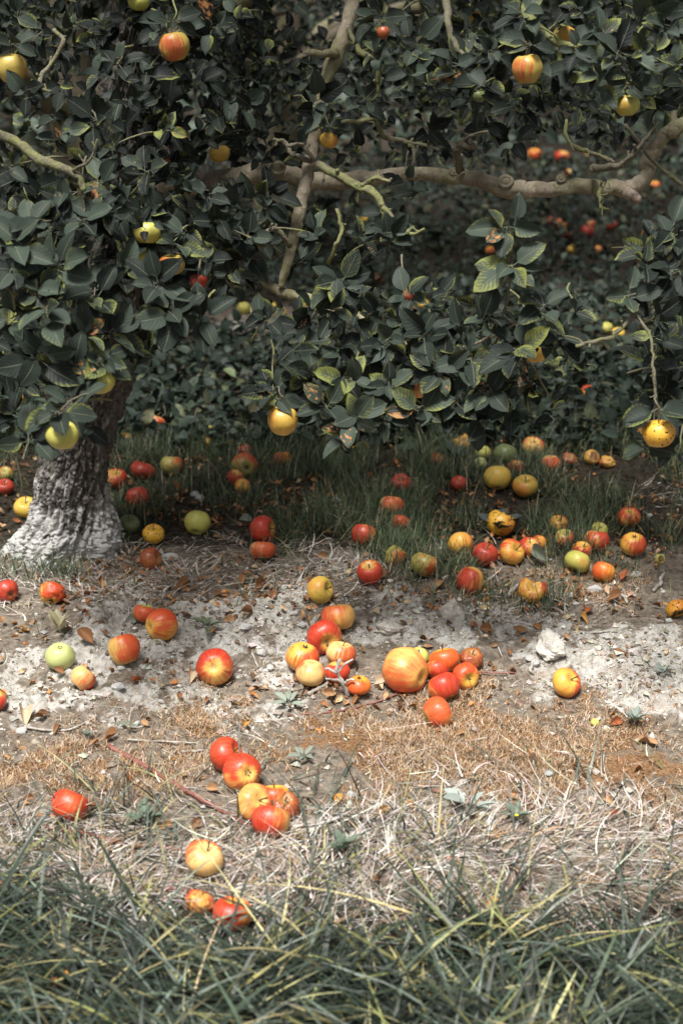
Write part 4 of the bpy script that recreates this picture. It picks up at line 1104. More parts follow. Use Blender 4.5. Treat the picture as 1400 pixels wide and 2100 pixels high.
# ------------------------------------------------------------------ neighbouring trees of the next row, and two added for shade
DIA = [(np.array([(0, 0, 0), (.24, .42, .06), (0, 1, -.08), (-.24, .42, .06)], float), np.array([[0, 1, 2], [0, 2, 3]]), np.array([(0, .5), (.5, 1), (1, .5), (.5, 0)], float)),
       (np.array([(0, 0, 0), (.28, .5, .02), (.03, 1, -.2), (-.26, .45, .1)], float), np.array([[0, 1, 2], [0, 2, 3]]), np.array([(0, .5), (.5, 1), (1, .5), (.5, 0)], float))]
def far_tree(x, y, seed, label, rx=2.3, zb=.45, n=6500):
    r = np.random.default_rng(seed)
    z0 = float(H(x, y))
    root = empty('apple_tree', (x, y, z0))
    tag(root, label, 'apple tree', 'apple trees')
    V, F = tube([(x, y, z0 - .05), (x + .02, y, z0 + .3), (x + .08, y, z0 + .8), (x + .05, y, z0 + 1.6)], [.17, .11, .10, .07], 14, 6, .01, .2, seed)
    part('trunk', V, tri(F), M_LIMB, root)
    for k in range(5):
        a = k * 1.26 + seed
        V, F = tube([(x + .07, y, z0 + .85), (x + .7 * math.cos(a), y + .7 * math.sin(a), z0 + 1.2), (x + 1.7 * math.cos(a), y + 1.7 * math.sin(a), z0 + 1.3 + .4 * math.sin(k))], [.06, .045, .015], 8, 5, .03, .2, seed + k)
        part('limb', V, tri(F), M_LIMB, root)
    u = r.normal(size=(n * 2, 3)); u /= np.linalg.norm(u, axis=1)[:, None]
    rad = r.uniform(.25, 1, n * 2) ** .5
    P = u * rad[:, None] * np.array([rx, rx, 1.35]) + np.array([x, y, zb + 1.35])
    cl = fbm(P[:, 0] * 1.6, P[:, 1] * 1.6, P[:, 2] * 1.6, seed=seed)
    low = zb + .35 * fbm(P[:, 0] * .9, P[:, 1] * .9, seed=seed + 4)
    P = P[(cl > .40) & (P[:, 2] > low)][:n]
    D = r.normal(size=P.shape) + np.array([0, -.3, -.2]); N = r.normal(0, .5, P.shape) + np.array([0, -.4, .8])
    tint = np.stack([r.uniform(0, .3, len(P)), 0 * P[:, 0], np.clip(r.normal(.22, .12, len(P)), 0, 1), r.uniform(0, 1, len(P))], -1)
    V, F, UV, T = scatter(DIA, P, frames(D, N), r.uniform(.07, .12, len(P)), tint)
    tag(part('crown', V, F, M_LEAF, root, UV, T), kind='stuff')
far_tree(-2.9, 8.3, 1, 'dark blurred apple tree in the next row at upper left')
far_tree(2.55, 7.4, 21, 'added apple tree shading the weeds behind the right end of the long bough', 2.2, 1.2, 6000)  # added tree, its high crown darkens the weeds further back
far_tree(-1.35, 7.0, 22, 'added apple tree shading the weeds just behind the leaning trunk', 2.2, 1.2, 6000)  # second tree added to shade the ground between the rows
far_tree(-.4, 9.0, 2, 'dark blurred apple tree in the gap behind the upright branch', 2.5, .5)
far_tree(2.9, 12.4, 3, 'dark blurred apple tree above the far red apples', 2.6, .40, 8000)
far_tree(5.0, 9.3, 4, 'dark blurred apple tree beyond the elbow of the long bough', 2.3, .45)
far_tree(-4.5, 14, 5, 'dark blurred apple tree farthest off at upper left', 2.8, .5)
far_tree(.9, 16.5, 6, 'dark blurred apple tree far off at the top middle', 3.0, .2)
for k_, (x_, y_) in enumerate(((-3.2, 22), (2.6, 22.5), (7.2, 19))):
    far_tree(x_, y_, 8 + k_, ('dark blurred apple tree of the last row behind the trunk', 'dark blurred apple tree of the last row at top middle', 'dark blurred apple tree of the last row at upper right')[k_], 3.6, .15, 7000)

# ------------------------------------------------------------------ grass, straw, weeds
def blades(P, az, L, W, lean, droop, tint, segs=4, tip=.15, zoff=0.0, swirl=None):
    """ribbons: lean = angle from vertical at the foot, droop = extra bend to the tip (radians)"""
    n = len(P); V = np.zeros((n, segs + 1, 2, 3)); cur = P.copy().astype(float); cur[:, 2] += zoff
    d2 = np.stack([np.cos(az), np.sin(az)], -1); side = np.stack([-np.sin(az), np.cos(az), 0 * az], -1)
    for s in range(segs + 1):
        f = s / segs
        if swirl is not None:
            a_ = az + swirl * f; d2 = np.stack([np.cos(a_), np.sin(a_)], -1); side = np.stack([-np.sin(a_), np.cos(a_), 0 * a_], -1)
        w = W * (1 - f) ** .6 * .5 + W * tip * .5 * (1 - f) + W * .02
        V[:, s, 0] = cur - side * w[:, None]; V[:, s, 1] = cur + side * w[:, None]
        ang = lean + droop * (f + .5 / segs)
        cur = cur + np.stack([np.sin(ang) * d2[:, 0], np.sin(ang) * d2[:, 1], np.cos(ang)], -1) * (L / segs)[:, None]
    base = (np.arange(n) * (segs + 1) * 2)[:, None]
    k = np.arange(segs)[None] * 2
    F = np.stack([base + k, base + k + 1, base + k + 3, base + k + 2], -1).reshape(-1, 4)
    T = np.repeat(np.hstack([tint, np.ones((n, 1))]), (segs + 1) * 2, 0)
    return V.reshape(-1, 3), F, T
def keep_above(V, margin=.003):
    h = H(V[:, 0], V[:, 1]) + margin
    V[:, 2] = np.maximum(V[:, 2], h)
    return V
def scatter_px(n, box, dens=None, seed=0):
    """ground points spread evenly over the ground inside a photo box, thinned by a density of the photo position"""
    r = np.random.default_rng(seed)
    y0, y1 = on_ground(700, box[3])[1], on_ground(700, box[1])[1]
    out = []
    got = 0
    while got < n:
        y = r.uniform(y0, y1, n * 2); x = r.uniform(-1, 1, n * 2) * (.30 * y1 + .25)
        px, py = flat_px(x, y)
        k = (px > box[0]) & (px < box[2])
        if dens is not None: k &= r.uniform(0, 1, n * 2) < dens(px, py, x, y)
        p = np.stack([x[k], y[k]], -1); out.append(p); got += max(len(p), n // 40)
    p = np.vstack(out)[:n]
    return np.stack([p[:, 0], p[:, 1], H(p[:, 0], p[:, 1])], -1)
def mixcol(r, n, cols, p, jit=.18):
    c = np.array(cols)[r.choice(len(cols), n, p=p)]
    return np.clip(c * (1 + r.normal(0, jit, (n, 1))) * (1 + r.normal(0, .05, (n, 3))), .004, .9)
def stuff(name, V, F, T, mat, label, cat):
    return tag(put(name, np_mesh(name, V, F, False, None, {'tint': T}), mat), label, cat, None, 'stuff')
r = np.random.default_rng(5)
GREEN = [(.026, .038, .026), (.050, .068, .046), (.135, .16, .13), (.25, .245, .095), (.40, .355, .18)]

# front meadow
nt = 330
TCN = scatter_px(nt, (-250, 1760, 1650, 2420), lambda px, py, x, y: sstep(1875, 2010, py + 130 * (vnoise(x * 4, y * 4, seed=2) - .5) + 130 * blob(px, py, 650, 1790, 90, 90) - 30 * blob(px, py, 430, 1850, 130, 60) - 110 * blob(px, py, 1150, 1850, 280, 80) + 30 * blob(px, py, 100, 1850, 150, 60)), 3)
per = r.integers(12, 30, nt); own = np.repeat(np.arange(nt), per); n = len(own)
off = r.normal(0, .028, (n, 2)); P = TCN[own].copy(); P[:, :2] += off; P[:, 2] = H(P[:, 0], P[:, 1])
comb = r.choice([0.1, math.pi - .1], nt) + r.normal(0, .4, nt)
az = np.where(r.uniform(0, 1, n) < .78, comb[own] + r.normal(0, .5, n), np.arctan2(off[:, 1], off[:, 0]) + r.normal(0, .5, n))
big = r.uniform(.6, 1.25, nt)[own]
L = r.uniform(.07, .24, n) * big * np.where(r.uniform(0, 1, n) < .10, 1.5, 1); W = r.uniform(.004, .0105, n) * np.where(r.uniform(0, 1, n) < .45, 1, .6)
V, F, T = blades(P, az, L, W, r.uniform(.5, 1.25, n), r.uniform(.2, 1.2, n), mixcol(r, n, GREEN, [.38, .32, .16, .09, .05], .4), 7, .15, 0, r.normal(0, .35, n))
V1, F1, T1 = V, F, T
n = 3600                                          # short sward between the clumps
P = scatter_px(n, (-250, 1790, 1650, 2420), lambda px, py, x, y: sstep(1860, 1990, py + 110 * (vnoise(x * 4, y * 4, seed=2) - .5)), 31)
V, F, T = blades(P, r.uniform(0, 6.28, n), r.uniform(.03, .09, n), r.uniform(.002, .005, n), r.uniform(.2, 1.1, n), r.uniform(.2, 1.2, n), mixcol(r, n, GREEN, [.42, .34, .12, .07, .05], .3), 5)
V, F = np.vstack([V1, V]), np.vstack([F1, F + len(V1)]); T = np.vstack([T1, T])
stuff('grass', keep_above(V), F, T, M_BLADE, 'long lush grey-green grass across the front of the picture', 'grass')
# stray blades reaching over the straw
n = 520
P = scatter_px(n, (-100, 1560, 1500, 1860), lambda px, py, x, y: .15 + 1.0 * (vnoise(x * 5, y * 5, seed=8) > .58) * sstep(1570, 1790, py) + blob(px, py, 120, 1720, 130, 60) + blob(px, py, 680, 1700, 60, 60), 4)
V, F, T = blades(P, r.uniform(0, 6.28, n), r.uniform(.04, .17, n), r.uniform(.0025, .0055, n), r.uniform(.3, 1.1, n), r.uniform(.2, 1.2, n), mixcol(r, n, GREEN, [.25, .35, .25, .1, .05]), 6)
stuff('stray_grass', keep_above(V), F, T, M_BLADE, 'thin stray green blades rising through the straw', 'grass')
# straw
def straw_d(px, py, x, y):
    d = .9 * sstep(1610, 1720, py) * sstep(1990, 1880, py) * (.22 + .78 * (blob(px, py, 1080, 1760, 420, 130) + blob(px, py, 150, 1790, 330, 90) + .5 * blob(px, py, 600, 1700, 150, 80)))
    d = d + .6 * blob(px, py, 470, 1170, 330, 50) + .3 * blob(px, py, 100, 1215, 200, 30) + .35 * blob(px, py, 980, 1255, 160, 30) + .22 * blob(px, py, 1000, 1620, 200, 60) + .35 * blob(px, py, 730, 1190, 90, 25) + .012 * (py > 1150) + .3 * blob(px, py, 1370, 1010, 60, 30) + 0
    return d * (.4 + .9 * vnoise(x * 9, y * 9, seed=12))
n = 9500
P = scatter_px(n, (-150, 990, 1550, 1960), straw_d, 6)
az = 12 * fbm(P[:, 0] * 3.5, P[:, 1] * 3.5, seed=51, octv=2) + r.normal(0, .75, n); far_ = P[:, 1] > 3.0
L = r.gamma(3.0, .022, n).clip(.015, .17) * np.where(far_, .7, 1); W = r.gamma(4, .00032, n).clip(.0006, .0030)
V, F, T = blades(P, az, L, W, r.uniform(1.1, 1.6, n), r.uniform(-.2, .6, n), mixcol(r, n, [(.54, .49, .44), (.40, .345, .29), (.26, .20, .15), (.66, .62, .57), (.34, .23, .13), (.15, .11, .08)], [.26, .27, .18, .11, .1, .08], .22), 6, .6, .003, r.normal(0, .9, n))
V[:, 2] += np.repeat(r.uniform(0, .010, n), 14)
stuff('straw', keep_above(V, .0015), F, T, M_STRAW, 'matted pale dry straw strewn over the soil', 'straw')
# short brown withered turf
n = 34000
P = scatter_px(n, (-150, 1150, 1550, 1760), lambda px, py, x, y: np.clip(moss_mask(px, py), 0, 1) ** 1.3 * np.clip(4.0 * fbm(x * 4.5, y * 4.5, seed=15, octv=4) - 1.55, .03, 1.2), 7)
V, F, T = blades(P, r.uniform(0, 6.28, n), r.uniform(.008, .024, n), r.uniform(.0009, .0019, n), r.uniform(.2, 1.3, n), r.uniform(-.2, 1.2, n), mixcol(r, n, [(.36, .235, .14), (.30, .155, .06), (.46, .34, .22), (.56, .46, .35), (.16, .10, .06)], [.28, .2, .24, .18, .1]), 2, .4)
stuff('withered_turf', V, F, T, M_STRAW, 'short brown withered moss and turf on the dry soil', 'moss')
# dark grass tufts under the tree
TUFTS = [(840, 1060, 130, 90), (760, 1010, 100, 50), (960, 1040, 110, 60), (985, 1215, 50, 40), (1060, 1130, 120, 35), (900, 1130, 100, 50), (1230, 1130, 90, 40), (760, 1120, 80, 30), (240, 1150, 60, 25), (620, 1075, 70, 40), (1060, 1105, 90, 50), (1180, 1060, 120, 60), (500, 980, 120, 50), (1360, 1085, 60, 30), (300, 1030, 90, 50),
         (660, 1160, 70, 25), (880, 1200, 60, 25), (120, 1180, 130, 18), (40, 1010, 60, 60), (1120, 1235, 50, 20), (1220, 1000, 180, 50), (700, 940, 200, 50), (350, 930, 150, 50), (1290, 930, 150, 50), (1010, 960, 160, 50)]
def tuft_d(px, py, x, y):
    d = 0
    for cx, cy, rx, ry in TUFTS: d = d + .6 * blob(px, py, cx, cy, rx, ry)
    return (d + .12 * sstep(1130, 1000, py)) * np.clip(5.0 * fbm(x * 6, y * 6, seed=19, octv=3) - 1.95, .02, 1.3) + .008
n = 23000
P = scatter_px(n, (-150, 860, 1550, 1290), tuft_d, 8)
V, F, T = blades(P, r.uniform(0, 6.28, n), r.uniform(.03, .15, n) * (.6 + .5 * vnoise(P[:, 0] * 4, P[:, 1] * 4, seed=3)), r.uniform(.0012, .0028, n), r.uniform(.05, .75, n), r.uniform(.1, 1.1, n), mixcol(r, n, [(.050, .076, .040), (.075, .108, .055), (.125, .16, .085), (.23, .23, .11), (.42, .37, .25)], [.3, .34, .23, .07, .06]), 4)
stuff('shade_grass', keep_above(V), F, T, M_BLADE, 'thin dark green grass tufts growing among the fallen apples', 'grass')
# weeds and rough grass further back
n = 17000
P = scatter_px(n, (-300, 330, 1700, 930), lambda px, py, x, y: np.clip(1 - 1.25 * blob(px, py, 560, 655, 300, 40) - .8 * blob(px, py, 1300, 690, 160, 30), .03, 1) * np.clip(.25 + vnoise(x * 2.5, y * 2.5, seed=23), 0, 1) * (.6 + .8 * sstep(5.9, 5.3, y) - .38 * sstep(6.3, 7.6, y)), 9)
WT = [leaf_template(3, 2, .2, .25, 0, .35, 80 + k) for k in range(4)]
D = r.normal(size=(n, 3)) * [1, 1, .35] + [0, -.2, .45]; N = r.normal(0, .45, (n, 3)) + [0, -.35, .9]
tc = mixcol(r, n, [(.022, .033, .024), (.038, .054, .039), (.066, .088, .064), (.13, .14, .075)], [.35, .35, .22, .08])
P[:, 2] += r.uniform(0, .06, n)
V, F, UV, T = scatter(WT, P, frames(D, N), r.uniform(.03, .08, n), np.hstack([tc, np.ones((n, 1))]))
tag(put('weeds', np_mesh('weeds', V, F, True, None, {'tint': T}), M_WEED), 'dense dark green weeds covering the ground behind the trunk', 'weeds', None, 'stuff')
n = 7000
P = scatter_px(n, (-300, 340, 1700, 900), lambda px, py, x, y: np.clip(1 - 1.2 * blob(px, py, 560, 655, 300, 40), .02, 1) * np.clip(vnoise(x * 3, y * 3, seed=29) * 1.3 - .2, 0, 1), 10)
V, F, T = blades(P, r.uniform(0, 6.28, n), r.uniform(.05, .16, n), r.uniform(.002, .004, n), r.uniform(.05, .7, n), r.uniform(.1, 1.0, n), mixcol(r, n, [(.05, .07, .045), (.08, .105, .065), (.14, .16, .09)], [.4, .4, .2]), 3)
stuff('far_grass', V, F, T, M_BLADE, 'rough dark grass further back under the trees', 'grass')

n = 6000
P = np.stack([r.uniform(-6, 8, n), r.uniform(11, 27, n), np.zeros(n)], -1); P[:, 2] = H(P[:, 0], P[:, 1]) + r.uniform(0, .15, n)
D = r.normal(size=(n, 3)) * [1, 1, .35] + [0, -.2, .6]; N = r.normal(0, .45, (n, 3)) + [0, -.5, .8]
V, F, UV, T = scatter(WT, P, frames(D, N), r.uniform(.10, .24, n), np.hstack([mixcol(r, n, [(.05, .07, .05), (.08, .10, .075)], [.6, .4]), np.ones((n, 1))]))
tag(put('undergrowth', np_mesh('undergrowth', V, F, True, None, {'tint': T}), M_WEED), 'dark undergrowth beneath the farthest trees', 'undergrowth', None, 'stuff')
# crumbs of soil and chips of chalk, too many to count
OCT = np.array([(1, 0, 0), (-1, 0, 0), (0, 1, 0), (0, -1, 0), (0, 0, 1), (0, 0, -1)], float)
OF = np.array([(0, 2, 4), (2, 1, 4), (1, 3, 4), (3, 0, 4), (2, 0, 5), (1, 2, 5), (3, 1, 5), (0, 3, 5)])
n = 10000
P = scatter_px(n, (-100, 1120, 1500, 1760), lambda px, py, x, y: np.clip(.10 + chalk_mask(px, py), 0, 1) * np.clip(1.8 * vnoise(x * 13, y * 13, seed=33) - .2, .05, 1), 12)
S_ = np.exp(r.normal(math.log(.0026), .65, n)).clip(.0012, .013)
JJ = OCT[None] * r.uniform(.55, 1.25, (n, 6, 1)) + r.normal(0, .18, (n, 6, 3))
a = r.uniform(0, 6.28, n); ca, sa = np.cos(a), np.sin(a)
X = JJ[..., 0] * ca[:, None] - JJ[..., 1] * sa[:, None]; Y = JJ[..., 0] * sa[:, None] + JJ[..., 1] * ca[:, None]
V = np.stack([X, Y, JJ[..., 2] * .7], -1) * S_[:, None, None] + P[:, None] + np.array([0, 0, 1]) * (S_ * .3)[:, None, None]
px, py = flat_px(P[:, 0], P[:, 1])
F = (OF[None] + (np.arange(n) * 6)[:, None, None]).reshape(-1, 3)
T = mixcol(r, n, [(.42, .385, .33), (.56, .53, .47), (.27, .225, .175), (.16, .125, .09)], [.36, .18, .28, .18])
T = np.repeat(np.hstack([T, np.ones((n, 1))]), 6, 0)
stuff('soil_crumbs', V.reshape(-1, 3), F, T, M_CRUMB, 'loose pale soil crumbs and chalk chips on the dry ground', 'gravel')
# small scraps of dead leaf
n = 4200
P = scatter_px(n, (-100, 870, 1500, 1740), lambda px, py, x, y: np.clip(.10 + .5 * sstep(1330, 1180, py) - .2 * sstep(1420, 1500, py) + .5 * blob(px, py, 700, 1420, 250, 30) + .5 * blob(px, py, 1200, 950, 120, 25), .03, 1) * np.clip(2 * vnoise(x * 7, y * 7, seed=37) - .4, .03, 1), 13)
ST = [leaf_template(3, 2, rng.uniform(-.5, .5), rng.uniform(.2, .9), rng.uniform(-1, 1), .05, 90 + k) for k in range(6)]
D = r.normal(size=(n, 3)) * [1, 1, .25]; N = r.normal(0, .5, (n, 3)) + [0, 0, .9]
P[:, 2] += .006
V, F, UV, T = scatter(ST, P, frames(D, N), r.uniform(.008, .026, n), np.hstack([mixcol(r, n, [(.24, .11, .045), (.35, .19, .09), (.13, .07, .035), (.46, .33, .19), (.42, .18, .06)], [.3, .25, .2, .13, .12]), np.ones((n, 1))]))
tag(put('leaf_litter', np_mesh('leaf_litter', V, F, True, None, {'tint': T}), M_DEADLEAF), 'small brown scraps of dead leaf scattered over the soil', 'leaf litter', None, 'stuff')

# ------------------------------------------------------------------ single fallen leaves, stones, sticks, weeds
def near_ref(px, py, used, kinds):
    """a phrase that tells a small thing apart by the nearest named apple"""
    for q, (ax, ay, d, ref) in enumerate(sorted(REF, key=lambda e: math.hypot(e[0] - px, (e[1] - py) * 1.3))):
        dx, dy = px - ax, py - ay
        w = 'just ' if math.hypot(dx, dy) < d * 1.1 else ''
        if abs(dx) > abs(dy) * 1.1: rel = w + ('right of' if dx > 0 else 'left of')
        else: rel = w + ('below' if dy > 0 else 'above')
        for k in kinds:
            s = '%s %s the %s' % (k, rel, ref)
            if s not in used and len(s.split()) <= 16:
                used.add(s); return s
DL = {}
def dead_leaf(px, py, size, col, k, fresh=False):
    key = (k % 7, col)
    if key not in DL:
        rr = random.Random(k)
        V, F, UV = leaf_template(6, 4, rr.uniform(-.7, .7), rr.uniform(.3, 1.0), rr.uniform(-1.2, 1.2), .16, 120 + k)
        DL[key] = np_mesh('dead_leaf', V, F, True, UV, {'tint': np.tile([*col, 1], (len(V), 1))}); DL[key].materials.append(M_DEADLEAF)
    P = on_ground(px, py); L = size * ((P - C0) @ Fv) / FPX
    o = put('fallen_leaf', DL[key], None, (0, 0, 0))
    rr = random.Random(k * 31 + 5); a = rr.uniform(0, 6.28)
    D = np.array([math.cos(a), math.sin(a) * 1.0, rr.uniform(-.1, .25)]); N = np.array([rr.uniform(-.4, .4), -.35 + rr.uniform(-.3, .3), .9])
    m = Matrix(frames(D[None], N[None])[0].tolist()).to_4x4() @ Matrix.Diagonal((L, L, L, 1))
    o.matrix_basis = Matrix.Translation(Vector(P) + Vector((0, 0, .006 + L * .12)) - Vector(D / np.linalg.norm(D)) * L * .5) @ m
    return o
BR, TAN, RUS, PALE, OCH, GRY = (.24, .115, .05), (.38, .22, .11), (.33, .10, .04), (.52, .40, .27), (.46, .24, .06), (.20, .22, .17)
LEAVES = [(380, 1205, 34, BR), (208, 1212, 18, TAN), (533, 1212, 34, BR), (185, 1320, 42, BR), (385, 1270, 26, BR), (277, 1403, 24, RUS), (395, 1391, 36, PALE), (437, 1300, 30, TAN), (510, 1263, 28, BR), (467, 1281, 24, TAN), (128, 1386, 24, BR),
          (677, 1432, 28, TAN), (500, 1496, 26, OCH), (52, 1473, 46, PALE), (300, 1493, 20, TAN), (225, 1523, 28, BR), (197, 1531, 24, TAN), (500, 1202, 26, BR), (665, 1152, 24, TAN), (260, 1171, 18, TAN), (160, 1227, 18, TAN), (182, 1270, 18, TAN), (55, 1298, 20, OCH),
          (827, 1215, 26, OCH), (872, 1221, 28, TAN), (895, 1208, 30, TAN), (777, 1406, 34, PALE), (812, 1417, 44, PALE), (1275, 1193, 26, RUS), (1205, 1258, 32, RUS), (1195, 1271, 22, OCH), (1255, 1236, 30, BR), (1070, 1301, 28, BR), (1000, 1301, 28, BR), (1315, 1526, 28, TAN),
          (1340, 1533, 24, TAN), (1265, 1488, 28, RUS), (790, 1186, 26, BR), (772, 1264, 24, PALE), (1392, 1267, 20, RUS), (945, 1513, 20, TAN), (1045, 1346, 18, BR), (62, 1646, 26, BR), (192, 1663, 26, BR), (345, 1701, 24, OCH), (400, 1703, 26, BR), (440, 1628, 26, TAN),
          (687, 1652, 32, OCH), (840, 1653, 24, OCH), (775, 1679, 30, OCH), (1015, 1725, 40, OCH), (930, 1773, 24, RUS), (770, 1817, 34, BR), (1017, 1904, 40, BR), (1005, 1862, 30, OCH), (1255, 1681, 18, RUS), (588, 1036, 38, RUS), (367, 1011, 24, BR), (407, 951, 26, BR),
          (1110, 1157, 40, GRY), (497, 1080, 32, GRY), (350, 1262, 24, GRY), (277, 1277, 30, GRY), (120, 1500, 22, BR), (85, 1478, 22, BR), (730, 1440, 20, BR), (560, 1235, 24, BR), (630, 1235, 22, TAN), (445, 1225, 22, BR), (850, 1402, 20, TAN)]
CN = {BR: 'brown', TAN: 'tan', RUS: 'rusty', PALE: 'pale dry', OCH: 'ochre', GRY: 'grey-green'}
used = set()
for k, (px, py, s, c) in enumerate(LEAVES):
    o = dead_leaf(px, py, s, c, k)
    tag(o, near_ref(px, py, used, ['%s curled fallen leaf lying' % CN[c], '%s smaller fallen leaf lying' % CN[c]]), 'fallen leaf', 'fallen leaves')
def pebble_mesh(seed, flat=.62, ang=.5, n1=14, n2=9):
    th = np.linspace(0, math.pi, n2); ph = np.linspace(0, 2 * math.pi, n1, endpoint=False)
    T, Pp = np.meshgrid(th, ph, indexing='ij')
    x, y, z = np.sin(T) * np.cos(Pp), np.sin(T) * np.sin(Pp), np.cos(T)
    k = 1 + ang * (fbm(x * 1.5 + seed, y * 1.5, z * 1.5, seed=seed, octv=3) - .5) * 1.6
    # chipped flat faces
    rr = np.random.default_rng(seed)
    for _ in range(7):
        d = rr.normal(size=3); d /= np.linalg.norm(d); c = rr.uniform(.62, .9)
        dot = (x * d[0] + y * d[1] + z * d[2]) * k
        k = np.where(dot > c, k * c / np.maximum(dot, 1e-6), k)
    V = np.stack([x * k, y * k * rr.uniform(.7, 1), z * k * flat], -1).reshape(-1, 3)
    i = np.arange(n2 - 1)[:, None] * n1; j = np.arange(n1)[None]; j2 = (j + 1) % n1
    F = np.stack([i + j, i + n1 + j, i + n1 + j2, i + j2], -1).reshape(-1, 4)
    return V, F
PB = []
for k in range(8):
    V, F = pebble_mesh(k + 3); me = np_mesh('pebble', V, F, False); me.materials.append(M_PEBBLE); PB.append(me)
PEB = [(350, 1147, 34), (330, 1167, 18), (282, 1180, 20), (424, 1129, 14), (536, 1170, 14), (582, 1207, 16), (121, 1275, 28), (442, 1318, 20), (445, 1253, 22), (622, 1284, 20), (537, 1343, 24), (602, 1260, 18), (167, 1360, 18), (45, 1503, 24), (250, 1371, 18), (242, 1413, 28),
       (75, 1261, 12), (505, 1288, 28), (555, 1373, 20), (280, 1487, 18), (863, 1251, 16), (742, 1301, 18), (1087, 1353, 22), (1098, 1363, 22), (1217, 1212, 30), (1167, 1222, 20), (1370, 1276, 18), (955, 1300, 28), (1305, 1181, 22), (1275, 1461, 14), (400, 1016, 20),
       (410, 1025, 24), (425, 1007, 12), (688, 1028, 22), (1330, 1060, 16), (40, 1335, 14), (5, 1345, 14), (330, 1440, 14), (590, 1270, 12), (1180, 1240, 14), (1240, 1390, 18), (1340, 1350, 20), (780, 1232, 14), (860, 1653, 20), (720, 1632, 22), (1125, 1590, 24), (1000, 1800, 22)]
for k, (px, py, s) in enumerate(PEB):
    P = on_ground(px, py); rad = s / 2 * ((P - C0) @ Fv) / FPX
    o = put('pebble', PB[k % 8], None, P + np.array([0, 0, rad * .3]))
    o.scale = (rad, rad, rad); o.rotation_euler = (0, 0, k * 1.7)
    tag(o, near_ref(px, py, used, ['white chalk pebble', 'small white stone']), 'pebble', 'white pebbles on the soil')
def lump(px, py, w, h, seed, label, name='chalk_lump'):
    P = on_ground(px, py + h * .35); sc = ((P - C0) @ Fv) / FPX
    V, F = pebble_mesh(seed, 1.0, .9, 40, 26)
    n_ = fbm(V[:, 0] * 3, V[:, 1] * 3, V[:, 2] * 3, seed=seed + 2, octv=5) - .5
    V = V * (1 + .45 * n_[:, None])
    V = V * np.array([w / 2 * sc, w / 2 * sc, h * .62 * sc])
    o = put(name, np_mesh(name, V, F, False), M_CHALK, P + np.array([0, 0, h * .12 * sc]))
    o.rotation_euler = (0, .12, seed)
    tag(o, label, 'rock')
lump(922, 1250, 52, 66, 3, 'tall pale chalk block standing behind the plain orange apple')
lump(1130, 1322, 84, 44, 5, 'broad crumbly chalk lump above the russet orange apple')
lump(957, 1300, 30, 26, 9, 'small chalk chunk below the tall chalk block')
lump(800, 1282, 60, 26, 12, 'low crusty clod of chalk soil left of tall chalk block')
lump(690, 1225 - 60, 22, 14, 14, 'little earth clod above the bruised yellow apple')
# sticks: (points in photo px), width px, material, label
STK = [([(222, 1534), (300, 1578), (400, 1638), (470, 1675), (530, 1712)], 9, M_REDSTICK, 'long reddish cut stem slanting down to the red apple row'),
       ([(-30, 1684), (60, 1696), (160, 1712), (260, 1736), (350, 1744), (380, 1752)], 8, M_REDSTICK, 'reddish stem lying level from the left edge across the straw'),
       ([(340, 1828), (395, 1832)], 9, M_REDSTICK, 'short red stem beside the sunken red-orange apple'),
       ([(590, 1470), (690, 1462), (780, 1440), (840, 1412), (880, 1390)], 4, M_REDSTICK, 'thin red shoot curving beneath the large oblong apple'),
       ([(918, 1378), (970, 1380), (1055, 1383)], 3.5, M_REDSTICK, 'thin red twig poking out right of the heap'),
       ([(885, 1625), (950, 1630)], 6, M_REDSTICK, 'short red stem beside the grey-leaved weed'),
       ([(690, 1708), (725, 1722), (765, 1742)], 7, M_REDSTICK, 'short red-brown stem in straw right of the row'),
       ([(714, 1428), (704, 1402), (690, 1380), (697, 1352)], 8, M_GREYSTICK, 'grey lichen twig standing before the central heap'),
       ([(632, 1428), (660, 1412), (684, 1402), (700, 1392)], 7, M_GREYSTICK, 'pale forked twig lying against the central heap'),
       ([(52, 1495), (110, 1502), (150, 1497), (198, 1474)], 5, M_GREYSTICK, 'bent pale twig on the soil near the left edge'),
       ([(262, 1520), (330, 1524), (402, 1527)], 4, M_GREYSTICK, 'straight thin dry twig above the reddish cut stem'),
       ([(374, 1546), (418, 1542)], 6, M_GREYSTICK, 'short pale stick left of topmost red apple of row'),
       ([(1357, 1184), (1352, 1200), (1338, 1216)], 8, M_GREYSTICK, 'crooked grey twig on the soil at the right'),
       ([(1095, 1358), (1085, 1375), (1093, 1386)], 7, M_GREYSTICK, 'short bone-pale stick by the two white pebbles'),
       ([(1040, 1228), (1052, 1212), (1062, 1205)], 9, M_GREYSTICK, 'stubby grey-brown stick left of the half-eaten apple'),
       ([(1285, 1240), (1270, 1222), (1258, 1232), (1262, 1248)], 6, M_GREYSTICK, 'curled pale bark twig right of the half-eaten apple'),
       ([(760, 1402), (835, 1406), (848, 1404)], 3, M_GREYSTICK, 'very thin twig in front of the large oblong apple'),
       ([(1170, 1290), (1200, 1300), (1250, 1296)], 3, M_GREYSTICK, 'thin dry stalk above the pale soil at right'),
       ([(500, 1310), (520, 1350), (530, 1372)], 4, M_GREYSTICK, 'thin twig pointing down left of the central heap'),
       ([(1040, 945), (1068, 990), (1100, 1006), (1105, 1012)], 4, M_GREYSTICK, 'thin grey stalk bent across the golden apple')]
